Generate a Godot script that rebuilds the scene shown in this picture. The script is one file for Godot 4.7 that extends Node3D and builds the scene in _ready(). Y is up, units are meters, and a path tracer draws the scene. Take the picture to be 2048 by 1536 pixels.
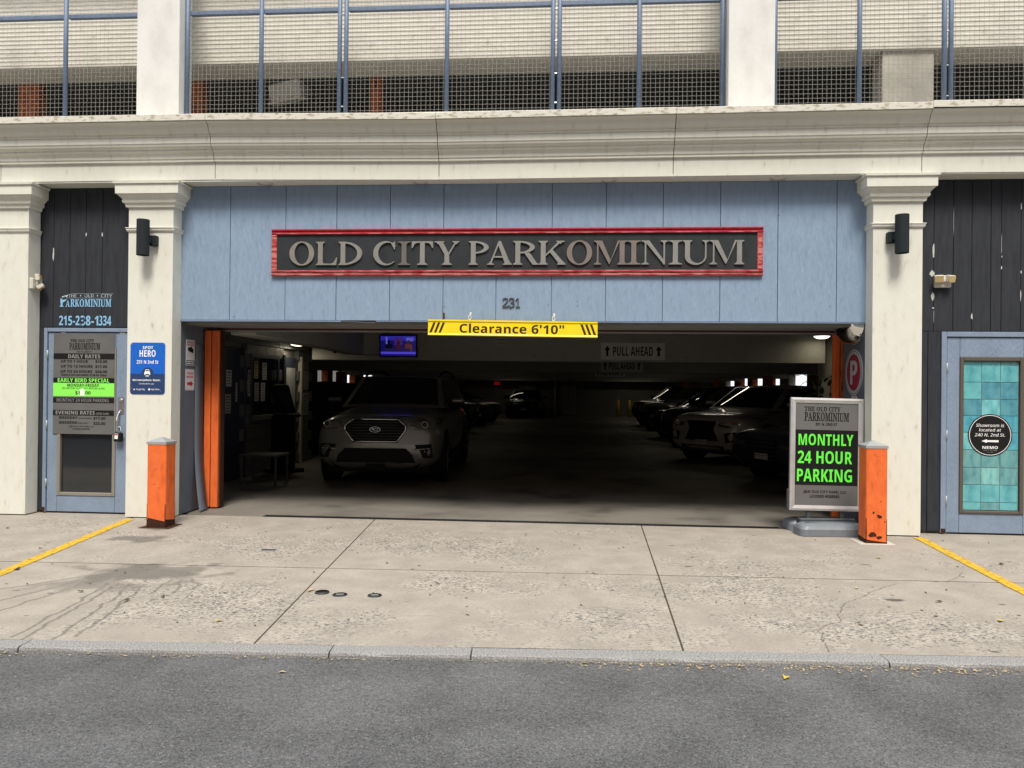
extends Node3D

var M := {}
var MC := {}
var rng := RandomNumberGenerator.new()
var SANS: SystemFont
var SANSB: SystemFont
var SERIF: SystemFont
var SERIFB: SystemFont
var garage: Node3D

# ------------------------------------------------------------------ helpers
func font(family: String, weight: int) -> SystemFont:
	var f := SystemFont.new()
	f.font_names = PackedStringArray([family])
	f.font_weight = weight
	return f

func lin(r: float, g: float, b: float) -> Color:
	return Color(r, g, b).linear_to_srgb()

func ntex(sd: int, freq: float, stops: Array, size := 512, octaves := 4, kind := FastNoiseLite.TYPE_SIMPLEX_SMOOTH) -> NoiseTexture2D:
	var n := FastNoiseLite.new()
	n.seed = sd
	n.noise_type = kind
	n.frequency = freq
	n.fractal_octaves = octaves
	var g := Gradient.new()
	var offs := PackedFloat32Array()
	var cols := PackedColorArray()
	for s in stops:
		offs.append(s[0])
		cols.append(s[1])
	g.offsets = offs
	g.colors = cols
	var t := NoiseTexture2D.new()
	t.width = size
	t.height = size
	t.seamless = true
	t.noise = n
	t.color_ramp = g
	return t

func nbump(sd: int, freq: float, strength: float, size := 512, octaves := 4) -> NoiseTexture2D:
	var n := FastNoiseLite.new()
	n.seed = sd
	n.frequency = freq
	n.fractal_octaves = octaves
	var t := NoiseTexture2D.new()
	t.width = size
	t.height = size
	t.seamless = true
	t.as_normal_map = true
	t.bump_strength = strength
	t.noise = n
	return t

func mat(key: String, c: Color, rough := 0.8, metal := 0.0, tex: Texture2D = null, scale := Vector3.ONE, bump: Texture2D = null, bstr := 1.0) -> StandardMaterial3D:
	var m := StandardMaterial3D.new()
	m.resource_name = key
	m.albedo_color = c
	m.roughness = rough
	m.metallic = metal
	if metal == 0.0 and rough > 0.5:
		m.metallic_specular = 0.35
	if tex:
		m.albedo_texture = tex
	if bump:
		m.normal_enabled = true
		m.normal_texture = bump
		m.normal_scale = bstr
	if tex or bump:
		m.uv1_triplanar = true
		m.uv1_world_triplanar = true
		m.uv1_scale = scale
	M[key] = m
	return m

func put(parent: Node3D, called: String, mesh: Mesh, m: Material, pos := Vector3.ZERO, rot := Vector3.ZERO) -> MeshInstance3D:
	var o := MeshInstance3D.new()
	o.name = called
	o.mesh = mesh
	o.material_override = m
	o.position = pos
	o.rotation_degrees = rot
	parent.add_child(o, true)
	return o

func node(parent: Node3D, called: String, pos := Vector3.ZERO, rot := Vector3.ZERO) -> Node3D:
	var o := Node3D.new()
	o.name = called
	o.position = pos
	o.rotation_degrees = rot
	parent.add_child(o, true)
	return o

func tag(o: Node, label: String, category := "", group := "", kind := "") -> Node:
	if label: o.set_meta("label", label)
	if category: o.set_meta("category", category)
	if group: o.set_meta("group", group)
	if kind: o.set_meta("kind", kind)
	return o

func thing(called: String, label: String, category: String, pos := Vector3.ZERO, rot := Vector3.ZERO, group := "") -> Node3D:
	var o := node(self, called, pos, rot)
	tag(o, label, category, group)
	return o

func tri(st: SurfaceTool, a: Vector3, b: Vector3, c: Vector3, ref: Vector3) -> void:
	var n := (a - c).cross(a - b)
	if n.dot((a + b + c) / 3.0 - ref) < 0.0:
		st.add_vertex(a); st.add_vertex(c); st.add_vertex(b)
	else:
		st.add_vertex(a); st.add_vertex(b); st.add_vertex(c)

func quad(st: SurfaceTool, a: Vector3, b: Vector3, c: Vector3, d: Vector3, ref: Vector3) -> void:
	tri(st, a, b, c, ref)
	tri(st, a, c, d, ref)

func begin(smooth := false) -> SurfaceTool:
	var st := SurfaceTool.new()
	st.begin(Mesh.PRIMITIVE_TRIANGLES)
	st.set_smooth_group(0 if smooth else -1)
	return st

func done(st: SurfaceTool, smooth := false) -> ArrayMesh:
	if smooth:
		st.index()
	st.generate_normals()
	return st.commit()

func bevel_mesh(s: Vector3, b: float) -> Mesh:
	var key := "%.4f_%.4f_%.4f_%.4f" % [s.x, s.y, s.z, b]
	if MC.has(key):
		return MC[key]
	var r: Mesh
	if b <= 0.0:
		var bm := BoxMesh.new()
		bm.size = s
		r = bm
	else:
		var st := begin()
		add_bevel(st, Vector3.ZERO, s, b)
		r = done(st)
	MC[key] = r
	return r

func add_bevel(st: SurfaceTool, c: Vector3, s: Vector3, b: float) -> void:
	var h := s / 2.0
	for ax in 3:
		var u := (ax + 1) % 3
		var v := (ax + 2) % 3
		for sg in [-1.0, 1.0]:
			var q := []
			for k in [[-1, -1], [1, -1], [1, 1], [-1, 1]]:
				var p := Vector3.ZERO
				p[ax] = sg * h[ax]
				p[u] = k[0] * (h[u] - b)
				p[v] = k[1] * (h[v] - b)
				q.append(c + p)
			quad(st, q[0], q[1], q[2], q[3], c)
		# edges along ax
		for su in [-1.0, 1.0]:
			for sv in [-1.0, 1.0]:
				var a0 := Vector3.ZERO
				var a1 := Vector3.ZERO
				a0[u] = su * h[u]; a0[v] = sv * (h[v] - b)
				a1[u] = su * (h[u] - b); a1[v] = sv * h[v]
				var e := Vector3.ZERO
				e[ax] = h[ax] - b
				quad(st, c + a0 - e, c + a0 + e, c + a1 + e, c + a1 - e, c)
	for sx in [-1.0, 1.0]:
		for sy in [-1.0, 1.0]:
			for sz in [-1.0, 1.0]:
				tri(st, c + Vector3(sx * h.x, sy * (h.y - b), sz * (h.z - b)), c + Vector3(sx * (h.x - b), sy * h.y, sz * (h.z - b)), c + Vector3(sx * (h.x - b), sy * (h.y - b), sz * h.z), c)

func box(parent: Node3D, called: String, c: Vector3, s: Vector3, m: Material, b := 0.0, rot := Vector3.ZERO) -> MeshInstance3D:
	return put(parent, called, bevel_mesh(s, b), m, c, rot)

# box given by its two corners
func span(parent: Node3D, called: String, x0: float, x1: float, y0: float, y1: float, z0: float, z1: float, m: Material, b := 0.0) -> MeshInstance3D:
	return box(parent, called, Vector3((x0 + x1) / 2, (y0 + y1) / 2, (z0 + z1) / 2), Vector3(absf(x1 - x0), absf(y1 - y0), absf(z1 - z0)), m, b)

func add_tube(st: SurfaceTool, p0: Vector3, p1: Vector3, r0: float, r1: float, n := 8, caps := true) -> void:
	var d := (p1 - p0).normalized()
	var a := d.cross(Vector3.UP if absf(d.y) < 0.9 else Vector3.RIGHT).normalized()
	var b := d.cross(a)
	var mid := (p0 + p1) / 2.0
	for i in n:
		var t0 := TAU * i / n
		var t1 := TAU * (i + 1) / n
		var e0 := a * cos(t0) + b * sin(t0)
		var e1 := a * cos(t1) + b * sin(t1)
		quad(st, p0 + e0 * r0, p0 + e1 * r0, p1 + e1 * r1, p1 + e0 * r1, mid)
		if caps:
			tri(st, p0, p0 + e0 * r0, p0 + e1 * r0, mid)
			tri(st, p1, p1 + e0 * r1, p1 + e1 * r1, mid)

func tube(parent: Node3D, called: String, p0: Vector3, p1: Vector3, r: float, m: Material, n := 10) -> MeshInstance3D:
	var st := begin(n > 8)
	add_tube(st, Vector3.ZERO, p1 - p0, r, r, n)
	return put(parent, called, done(st), m, p0)

# revolve [radius, height] profile about Y
func lathe(prof: Array, n := 24, smooth := true) -> ArrayMesh:
	var st := begin(smooth)
	var c := Vector3.ZERO
	for p in prof:
		c.y += p[1] / prof.size()
	for k in prof.size() - 1:
		for i in n:
			var t0 := TAU * i / n
			var t1 := TAU * (i + 1) / n
			var p0 := Vector3(cos(t0) * prof[k][0], prof[k][1], sin(t0) * prof[k][0])
			var p1 := Vector3(cos(t1) * prof[k][0], prof[k][1], sin(t1) * prof[k][0])
			var q0 := Vector3(cos(t0) * prof[k + 1][0], prof[k + 1][1], sin(t0) * prof[k + 1][0])
			var q1 := Vector3(cos(t1) * prof[k + 1][0], prof[k + 1][1], sin(t1) * prof[k + 1][0])
			if prof[k][0] > 0.0001: tri(st, p0, p1, q0, c)
			if prof[k + 1][0] > 0.0001: tri(st, p1, q1, q0, c)
	return done(st)

# flat polygon (x, y) extruded in z from 0 to d
func extrude(poly: PackedVector2Array, d: float) -> ArrayMesh:
	var st := begin()
	var idx := Geometry2D.triangulate_polygon(poly)
	for k in range(0, idx.size(), 3):
		var a := poly[idx[k]]
		var b := poly[idx[k + 1]]
		var c := poly[idx[k + 2]]
		var m := Vector3((a.x + b.x + c.x) / 3, (a.y + b.y + c.y) / 3, d / 2)
		tri(st, Vector3(a.x, a.y, d), Vector3(b.x, b.y, d), Vector3(c.x, c.y, d), m)
		tri(st, Vector3(a.x, a.y, 0), Vector3(b.x, b.y, 0), Vector3(c.x, c.y, 0), m)
	var ccw := not Geometry2D.is_polygon_clockwise(poly)
	for i in poly.size():
		var a := poly[i]
		var b := poly[(i + 1) % poly.size()]
		var e := (b - a).normalized()
		var nout := Vector2(e.y, -e.x) if ccw else Vector2(-e.y, e.x)
		# Geometry2D calls y-down clockwise; test by sampling instead
		var mid := (a + b) / 2.0
		if Geometry2D.is_point_in_polygon(mid + nout * 0.0005, poly):
			nout = -nout
		var ref := Vector3(mid.x - nout.x, mid.y - nout.y, d / 2)
		quad(st, Vector3(a.x, a.y, 0), Vector3(b.x, b.y, 0), Vector3(b.x, b.y, d), Vector3(a.x, a.y, d), ref)
	return done(st)

# profile of (z, y) swept along x; y shifts linearly from dy0 to dy1
func sweep_x(prof: Array, x0: float, x1: float, dy0 := 0.0, dy1 := 0.0, smooth := false) -> ArrayMesh:
	var st := begin(smooth)
	var poly := PackedVector2Array()
	for p in prof:
		poly.append(Vector2(p[0], p[1]))
	for i in poly.size():
		var a := poly[i]
		var b := poly[(i + 1) % poly.size()]
		var e := (b - a).normalized()
		var nout := Vector2(e.y, -e.x)
		var mid := (a + b) / 2.0
		if Geometry2D.is_point_in_polygon(mid + nout * 0.0005, poly):
			nout = -nout
		var ref := Vector3((x0 + x1) / 2, mid.y - nout.y + (dy0 + dy1) / 2, mid.x - nout.x)
		quad(st, Vector3(x0, a.y + dy0, a.x), Vector3(x0, b.y + dy0, b.x), Vector3(x1, b.y + dy1, b.x), Vector3(x1, a.y + dy1, a.x), ref)
	var idx := Geometry2D.triangulate_polygon(poly)
	for k in range(0, idx.size(), 3):
		var v := []
		for j in 3:
			v.append(poly[idx[k + j]])
		var ref2 := Vector3((x0 + x1) / 2, v[0].y, v[0].x)
		tri(st, Vector3(x0, v[0].y + dy0, v[0].x), Vector3(x0, v[1].y + dy0, v[1].x), Vector3(x0, v[2].y + dy0, v[2].x), ref2)
		tri(st, Vector3(x1, v[0].y + dy1, v[0].x), Vector3(x1, v[1].y + dy1, v[1].x), Vector3(x1, v[2].y + dy1, v[2].x), ref2)
	return done(st)

# stacked rectangles [y, offset] : a mitred moulding round three sides
func stack(x0: float, x1: float, zb: float, zf: float, rings: Array) -> ArrayMesh:
	var st := begin()
	for k in rings.size() - 1:
		var r := []
		for j in 2:
			var y: float = rings[k + j][0]
			var o: float = rings[k + j][1]
			r.append([Vector3(x0 - o, y, zb), Vector3(x0 - o, y, zf + o), Vector3(x1 + o, y, zf + o), Vector3(x1 + o, y, zb)])
		var yy: float = (rings[k][0] + rings[k + 1][0]) / 2
		var ref := Vector3((x0 + x1) / 2, yy, (zb + zf) / 2)
		for i in 4:
			var j := (i + 1) % 4
			if (r[0][i] - r[1][i]).length() + (r[0][j] - r[1][j]).length() < 0.0001:
				continue
			if absf(rings[k][0] - rings[k + 1][0]) < 0.0001:
				ref.y = yy + (1.0 if rings[k + 1][1] > rings[k][1] else -1.0)
			quad(st, r[0][i], r[0][j], r[1][j], r[1][i], ref)
	for e in [0, rings.size() - 1]:
		var y: float = rings[e][0]
		var o: float = rings[e][1]
		var ref := Vector3((x0 + x1) / 2, y + (1.0 if e == 0 else -1.0), (zb + zf) / 2)
		quad(st, Vector3(x0 - o, y, zb), Vector3(x0 - o, y, zf + o), Vector3(x1 + o, y, zf + o), Vector3(x1 + o, y, zb), ref)
	return done(st)

# lettering fitted into a rectangle on the local XY plane, facing +z
func text(parent: Node3D, s: String, f: Font, x0: float, x1: float, y0: float, y1: float, z: float, m: Material, depth := 0.0015, called := "lettering") -> MeshInstance3D:
	var t := TextMesh.new()
	t.text = s
	t.font = f
	t.font_size = 64
	t.pixel_size = 0.01
	t.depth = 1.0
	t.curve_step = 4.0
	var bb := t.get_aabb()
	var o := MeshInstance3D.new()
	o.name = called
	o.mesh = t
	o.material_override = m
	var sx := (x1 - x0) / maxf(bb.size.x, 0.001)
	var sy := (y1 - y0) / maxf(bb.size.y, 0.001)
	o.scale = Vector3(sx, sy, depth)
	var c := bb.get_center()
	o.position = Vector3((x0 + x1) / 2 - c.x * sx, (y0 + y1) / 2 - c.y * sy, z + depth / 2 - c.z * depth)
	parent.add_child(o, true)
	return o

func disc(parent: Node3D, called: String, c: Vector3, r: float, d: float, m: Material, n := 32) -> MeshInstance3D:
	var poly := PackedVector2Array()
	for i in n:
		poly.append(Vector2(cos(TAU * i / n), sin(TAU * i / n)) * r)
	return put(parent, called, extrude(poly, d), m, c)

func round_rect(w: float, h: float, r: float, n := 5) -> PackedVector2Array:
	var p := PackedVector2Array()
	for q in 4:
		var cx := (w / 2 - r) * (1 if q in [0, 3] else -1)
		var cy := (h / 2 - r) * (1 if q in [0, 1] else -1)
		for i in n + 1:
			var a := PI / 2 * (q + float(i) / n)
			p.append(Vector2(cx + cos(a) * r, cy + sin(a) * r))
	return p

func ring(parent: Node3D, called: String, c: Vector3, r0: float, r1: float, d: float, m: Material, n := 40, sy := 1.0) -> MeshInstance3D:
	var st := begin()
	for i in n:
		var a := TAU * i / n
		var b := TAU * (i + 1) / n
		var ia := Vector3(cos(a) * r0, sin(a) * r0 * sy, d)
		var ib := Vector3(cos(b) * r0, sin(b) * r0 * sy, d)
		var oa := Vector3(cos(a) * r1, sin(a) * r1 * sy, d)
		var ob := Vector3(cos(b) * r1, sin(b) * r1 * sy, d)
		var z := Vector3(0, 0, -d)
		quad(st, ia, ib, ob, oa, Vector3.ZERO + Vector3(0, 0, -5))
		quad(st, oa, ob, ob + z, oa + z, Vector3.ZERO)
		quad(st, ia, ib, ib + z, ia + z, (ia + oa) / 2)
	return put(parent, called, done(st), m, c)

# ------------------------------------------------------------------ materials
func g(v: float) -> Color:
	return Color(v, v, v)

func materials() -> void:
	var streak := ntex(3, 0.012, [[0.0, g(0.80)], [0.45, g(0.93)], [1.0, g(1.0)]])
	var blot := ntex(4, 0.008, [[0.0, g(0.92)], [0.5, g(0.97)], [1.0, g(1.0)]])
	var grimy := ntex(5, 0.010, [[0.0, Color(0.78, 0.77, 0.74)], [0.10, Color(0.92, 0.915, 0.90)], [0.26, Color(0.982, 0.98, 0.975)], [0.6, g(0.995)], [1.0, g(1.0)]], 1024, 6)
	var fine := nbump(6, 0.06, 3.0)
	var grain := nbump(7, 0.02, 4.0)
	var bluest := ntex(8, 0.014, [[0.0, Color(0.87, 0.88, 0.89)], [0.3, Color(0.955, 0.957, 0.96)], [0.7, Color(0.98, 0.98, 0.98)], [1.0, Color(1, 1, 1)]], 1024, 6)
	mat("cream", lin(0.66, 0.662, 0.60), 0.75, 0, grimy, Vector3(0.9, 0.32, 0.9), fine, 0.06)
	mat("white_stucco", lin(0.70, 0.70, 0.68), 0.85, 0, blot, Vector3(0.8, 0.4, 0.8), fine, 0.08)
	mat("flashing", lin(0.64, 0.62, 0.56), 0.55, 0, ntex(11, 0.02, [[0.0, Color(0.62, 0.58, 0.5)], [0.25, Color(0.86, 0.85, 0.8)], [0.5, g(1.0)], [1.0, g(1.0)]]), Vector3(0.9, 2.0, 0.9))
	mat("blue_panel", lin(0.24, 0.328, 0.455), 0.7, 0, bluest, Vector3(1.1, 0.19, 1.1), fine, 0.2)
	mat("blue_paint", lin(0.185, 0.255, 0.36), 0.55, 0, blot, Vector3(1.2, 0.5, 1.2), fine, 0.2)
	mat("blue_door", lin(0.21, 0.275, 0.38), 0.5, 0, blot, Vector3(1.2, 0.4, 1.2), fine, 0.25)
	mat("blue_steel", lin(0.135, 0.19, 0.29), 0.5, 0, streak, Vector3(2, 2, 2))
	mat("grey_reveal", lin(0.115, 0.135, 0.165), 0.6, 0, blot, Vector3(1.0, 0.4, 1.0), fine, 0.2)
	mat("dark_board", lin(0.032, 0.036, 0.045), 0.65, 0, streak, Vector3(2.2, 0.3, 2.2), grain, 0.25)
	mat("peeled", lin(0.50, 0.50, 0.49), 0.8)
	mat("wood_edge", lin(0.45, 0.42, 0.36), 0.85)
	mat("orange", lin(0.74, 0.155, 0.04), 0.55, 0, ntex(12, 0.012, [[0.0, Color(0.88, 0.82, 0.78)], [0.4, Color(0.97, 0.955, 0.945)], [1.0, g(1.0)]]), Vector3(1.3, 0.5, 1.3), grain, 0.35)
	mat("orange_rusty", lin(0.50, 0.15, 0.045), 0.7, 0, ntex(13, 0.010, [[0.0, Color(0.45, 0.38, 0.34)], [0.4, Color(0.9, 0.84, 0.8)], [1.0, g(1.0)]]), Vector3(2.0, 0.7, 2.0), grain, 0.4)
	mat("joint_dirt", lin(0.055, 0.045, 0.035), 0.95)
	mat("maroon", lin(0.07, 0.014, 0.016), 0.7)  # orange lintel paint with the shade under the header put into its colour
	mat("rust", lin(0.075, 0.04, 0.025), 0.95, 0, ntex(14, 0.05, [[0.0, Color(0.35, 0.25, 0.2)], [0.5, Color(0.8, 0.7, 0.65)], [1.0, Color(1, 0.85, 0.7)]]), Vector3(3, 3, 3), grain, 0.8)
	mat("cap_metal", lin(0.36, 0.38, 0.40), 0.55, 0.3, blot, Vector3(5, 5, 5))
	mat("red_paint", lin(0.36, 0.026, 0.045), 0.55, 0, ntex(15, 0.02, [[0.0, g(0.75)], [0.45, g(1.0)], [1.0, g(1.0)]]), Vector3(1.4, 1.4, 1.4))
	mat("red_worn", lin(0.50, 0.19, 0.19), 0.65, 0, ntex(16, 0.016, [[0.0, Color(0.72, 0.28, 0.32)], [0.42, Color(0.85, 0.5, 0.5)], [0.6, Color(1, 0.95, 0.92)], [1.0, Color(1, 1, 1)]]), Vector3(0.5, 2.5, 2))
	mat("sign_slate", lin(0.028, 0.032, 0.038), 0.6, 0, streak, Vector3(1.0, 0.5, 1.0))
	mat("letter_steel", lin(0.42, 0.425, 0.405), 0.36, 0.65, blot, Vector3(4, 1, 4))
	mat("letter_bright", lin(0.44, 0.43, 0.39), 0.34, 0.65, blot, Vector3(5, 2, 5))
	mat("letter_reddish", lin(0.34, 0.295, 0.275), 0.36, 0.65, blot, Vector3(4, 1, 4))  # same metal finish in a slightly redder tone
	mat("letter_dark", lin(0.25, 0.235, 0.22), 0.36, 0.6, blot, Vector3(4, 1, 4))
	mat("number_metal", lin(0.16, 0.165, 0.17), 0.4, 0.8)
	mat("yellow_sign", lin(0.86, 0.66, 0.01), 0.45, 0, blot, Vector3(0.7, 0.7, 0.7))
	mat("brown_print", lin(0.035, 0.018, 0.006), 0.6)
	mat("chain_white", lin(0.7, 0.7, 0.68), 0.4)
	mat("black_print", lin(0.005, 0.005, 0.0055), 0.8)
	mat("soft_black", lin(0.006, 0.0065, 0.007), 0.7)
	mat("sign_grey", lin(0.125, 0.125, 0.125), 0.5, 0, blot, Vector3(0.8, 0.8, 0.8))
	mat("grey_print", lin(0.24, 0.24, 0.24), 0.6)
	mat("lime_print", lin(0.12, 0.78, 0.06), 0.5)
	mat("lime_light", lin(0.24, 0.82, 0.10), 0.5)
	mat("white_print", lin(0.80, 0.80, 0.80), 0.55)
	mat("paper", lin(0.62, 0.62, 0.60), 0.8)
	mat("paper_worn", lin(0.42, 0.42, 0.40), 0.8)
	mat("paper_yellow", lin(0.55, 0.47, 0.2), 0.8)
	mat("spot_blue", lin(0.006, 0.11, 0.52), 0.4)
	mat("spot_ring", lin(0.018, 0.15, 0.60), 0.4)
	mat("spot_navy", lin(0.018, 0.045, 0.135), 0.4)
	mat("sky_vinyl", lin(0.23, 0.47, 0.72), 0.45)
	mat("pale_vinyl", lin(0.42, 0.49, 0.56), 0.45)
	mat("red_print", lin(0.42, 0.02, 0.035), 0.5)
	mat("sign_white", lin(0.62, 0.61, 0.60), 0.5)
	mat("p_red", lin(0.26, 0.025, 0.045), 0.45)
	mat("p_silver", lin(0.50, 0.50, 0.51), 0.4, 0.2)
	mat("lamp_black", lin(0.013, 0.018, 0.022), 0.6, 0, null, Vector3.ONE)
	mat("emerg_white", lin(0.58, 0.56, 0.50), 0.6)
	mat("emerg_lens", lin(0.52, 0.40, 0.20), 0.25)
	mat("aluminium", lin(0.62, 0.62, 0.63), 0.38, 0.6, blot, Vector3(2, 2, 2))
	mat("brushed", lin(0.50, 0.50, 0.50), 0.3, 0.9)
	mat("plastic_grey", lin(0.17, 0.19, 0.22), 0.5, 0, blot, Vector3(3, 3, 3))
	mat("plastic_dark", lin(0.05, 0.056, 0.065), 0.5)
	mat("bronze", lin(0.105, 0.090, 0.072), 0.5, 0.2)
	mat("bronze_light", lin(0.25, 0.23, 0.195), 0.5, 0.2)
	mat("dark_glass", lin(0.014, 0.016, 0.019), 0.04, 0, null)
	var dg: StandardMaterial3D = M["dark_glass"]
	dg.metallic_specular = 0.6
	mat("mirror", lin(0.78, 0.78, 0.76), 0.06, 1.0)
	mat("mirror_back", lin(0.3, 0.3, 0.3), 0.5)
	for k in 6:
		var base: Color = [lin(0.14, 0.44, 0.47), lin(0.10, 0.31, 0.38), lin(0.20, 0.53, 0.55), lin(0.16, 0.36, 0.37), lin(0.10, 0.39, 0.49), lin(0.24, 0.52, 0.50)][k]
		var tm := mat("tile_%d" % k, base, 0.12, 0, ntex(40 + k, 0.012, [[0.0, Color(0.70, 0.80, 0.83)], [0.45, Color(0.88, 0.93, 0.95)], [0.7, Color(0.97, 0.98, 0.98)], [1.0, Color(1.0, 1.0, 0.98)]], 256), Vector3(2.6 + 0.3 * k, 1.6, 2.6), nbump(50 + k, 0.03, 2.0, 256), 0.25)
		tm.clearcoat_enabled = true
		tm.clearcoat = 0.4
	mat("grout", lin(0.30, 0.36, 0.36), 0.8)
	mat("spandrel", lin(0.66, 0.64, 0.585), 0.9, 0, ntex(17, 0.014, [[0.0, Color(0.84, 0.83, 0.80)], [0.2, Color(0.955, 0.95, 0.94)], [1.0, g(1.0)]]), Vector3(0.7, 0.9, 0.7), grain, 0.25)
	mat("concrete_col", lin(0.50, 0.475, 0.42), 0.9, 0, blot, Vector3(1.5, 0.8, 1.5), grain, 0.4)
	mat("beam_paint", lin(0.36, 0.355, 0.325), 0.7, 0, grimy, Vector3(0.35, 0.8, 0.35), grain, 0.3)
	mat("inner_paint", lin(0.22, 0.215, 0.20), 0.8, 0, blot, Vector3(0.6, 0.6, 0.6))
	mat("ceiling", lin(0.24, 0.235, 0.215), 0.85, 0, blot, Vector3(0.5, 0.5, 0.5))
	mat("block_paint", lin(0.13, 0.14, 0.13), 0.5, 0, blot, Vector3(1.1, 1.1, 1.1), fine, 0.5)
	mat("navy_door", lin(0.03, 0.036, 0.06), 0.45)
	mat("wire", lin(0.33, 0.325, 0.31), 0.6, 0.2)
	mat("tyre", lin(0.012, 0.012, 0.012), 0.85)
	mat("rim", lin(0.30, 0.30, 0.31), 0.3, 0.9)
	mat("car_black_plastic", lin(0.007, 0.007, 0.0075), 0.75)
	mat("car_glass", lin(0.008, 0.010, 0.011), 0.03)
	mat("chrome", lin(0.55, 0.55, 0.55), 0.12, 1.0)
	mat("lamp_glass", lin(0.14, 0.14, 0.135), 0.08, 0.4)
	mat("amber", lin(0.5, 0.16, 0.02), 0.15)
	mat("granite", lin(0.35, 0.348, 0.34), 0.75, 0, ntex(18, 0.11, [[0.0, g(0.52)], [0.4, g(0.80)], [0.65, g(0.95)], [1.0, g(1.0)]], 512, 2), Vector3(1.4, 1.4, 1.4), grain, 0.5)
	mat("granite_yellow", lin(0.38, 0.33, 0.16), 0.8, 0, ntex(19, 0.03, [[0.0, Color(0.65, 0.75, 1.0)], [0.5, Color(0.8, 0.82, 0.9)], [0.62, g(1.0)], [1.0, g(1.0)]], 512, 4), Vector3(1.2, 1.2, 1.2), grain, 0.5)
	mat("road_paint", lin(0.56, 0.36, 0.035), 0.75, 0, ntex(20, 0.02, [[0.0, Color(0.55, 0.55, 0.6)], [0.3, Color(0.88, 0.87, 0.85)], [0.6, g(1.0)], [1.0, g(1.0)]]), Vector3(1.5, 1.5, 1.5))
	mat("garage_floor", lin(0.20, 0.187, 0.165), 0.6, 0, ntex(21, 0.006, [[0.0, Color(0.50, 0.50, 0.50)], [0.25, Color(0.82, 0.815, 0.81)], [0.5, Color(0.94, 0.935, 0.93)], [1.0, g(1.0)]], 1024, 6), Vector3(0.12, 0.12, 0.12), grain, 0.3)
	mat("iron", lin(0.035, 0.035, 0.036), 0.55, 0.4, blot, Vector3(6, 6, 6))
	mat("drain_iron", lin(0.02, 0.02, 0.02), 0.7, 0.2)
	mat("leaf_yellow", lin(0.50, 0.38, 0.06), 0.8)
	mat("leaf_brown", lin(0.075, 0.045, 0.028), 0.9)
	mat("leaf_tan", lin(0.42, 0.32, 0.18), 0.85)
	mat("plant_green", lin(0.045, 0.085, 0.025), 0.6)
	mat("plant_pot", lin(0.12, 0.07, 0.05), 0.8)
	mat("brick", lin(0.27, 0.105, 0.075), 0.9, 0, blot, Vector3(0.4, 0.4, 0.4))
	mat("brick_pale", lin(0.40, 0.33, 0.27), 0.9, 0, blot, Vector3(0.4, 0.4, 0.4))
	mat("neighbour", lin(0.24, 0.235, 0.225), 0.9, 0, blot, Vector3(0.3, 0.3, 0.3))
	mat("ground_soil", lin(0.12, 0.11, 0.10), 0.95)
	mat("wood_white", lin(0.6, 0.6, 0.58), 0.6)
	for c in [["paint_silver", lin(0.20, 0.205, 0.195), 0.5], ["paint_blue", lin(0.012, 0.02, 0.035), 0.3], ["paint_white", lin(0.46, 0.45, 0.43), 0.1], ["paint_black", lin(0.008, 0.008, 0.009), 0.2], ["paint_grey", lin(0.05, 0.052, 0.055), 0.4]]:
		var pm := mat(c[0], c[1], 0.38, c[2])
		pm.clearcoat_enabled = true
		pm.clearcoat = 1.0
		pm.clearcoat_roughness = 0.05
	var glow := mat("lamp_glow", lin(0.9, 0.88, 0.8), 0.5)
	glow.emission_enabled = true
	glow.emission = Color(1.0, 0.95, 0.84)
	glow.emission_energy_multiplier = 0.9
	var ex := mat("exit_glow", lin(0.6, 0.05, 0.04), 0.5)
	ex.emission_enabled = true
	ex.emission = Color(1.0, 0.14, 0.12)
	ex.emission_energy_multiplier = 0.05
	M["asphalt"] = asphalt_material()
	M["pavement"] = pavement_material()

# asphalt: fine stones in a dark binder, pale chips, oil spots
func asphalt_material() -> StandardMaterial3D:
	var n := 1024
	var r := RandomNumberGenerator.new()
	r.seed = 77
	var lo := FastNoiseLite.new()
	lo.seed = 5
	lo.frequency = 0.006
	lo.fractal_octaves = 4
	var la := lo.get_seamless_image(n, n).get_data()
	var data := PackedByteArray()
	data.resize(n * n * 3)
	for i in n * n:
		var v := 0.44 + r.randf() * 0.30 + (la[i] / 255.0 - 0.5) * 0.13
		var q := r.randf()
		if q < 0.03:
			v += 0.22 * r.randf()
		elif q > 0.94:
			v -= 0.22
		var b := clampi(int(v * 255.0), 0, 255)
		data[i * 3] = b
		data[i * 3 + 1] = b
		data[i * 3 + 2] = b
	# pale chips
	for k in 5200:
		var x := r.randi_range(2, n - 6)
		var y := r.randi_range(2, n - 6)
		var s := r.randi_range(1, 2)
		var br := r.randi_range(150, 225)
		for yy in range(y, y + 1 + r.randi_range(0, 1)):
			for xx in range(x, x + s):
				for c in 3:
					data[(yy * n + xx) * 3 + c] = br - c * 6
	var im := Image.create_from_data(n, n, false, Image.FORMAT_RGB8, data)
	var m := mat("asphalt_sheet", lin(0.345, 0.347, 0.357), 0.85, 0, ImageTexture.create_from_image(im), Vector3(0.21, 0.21, 0.21), nbump(23, 0.2, 4.0, 512, 2), 0.3)
	return m

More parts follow.
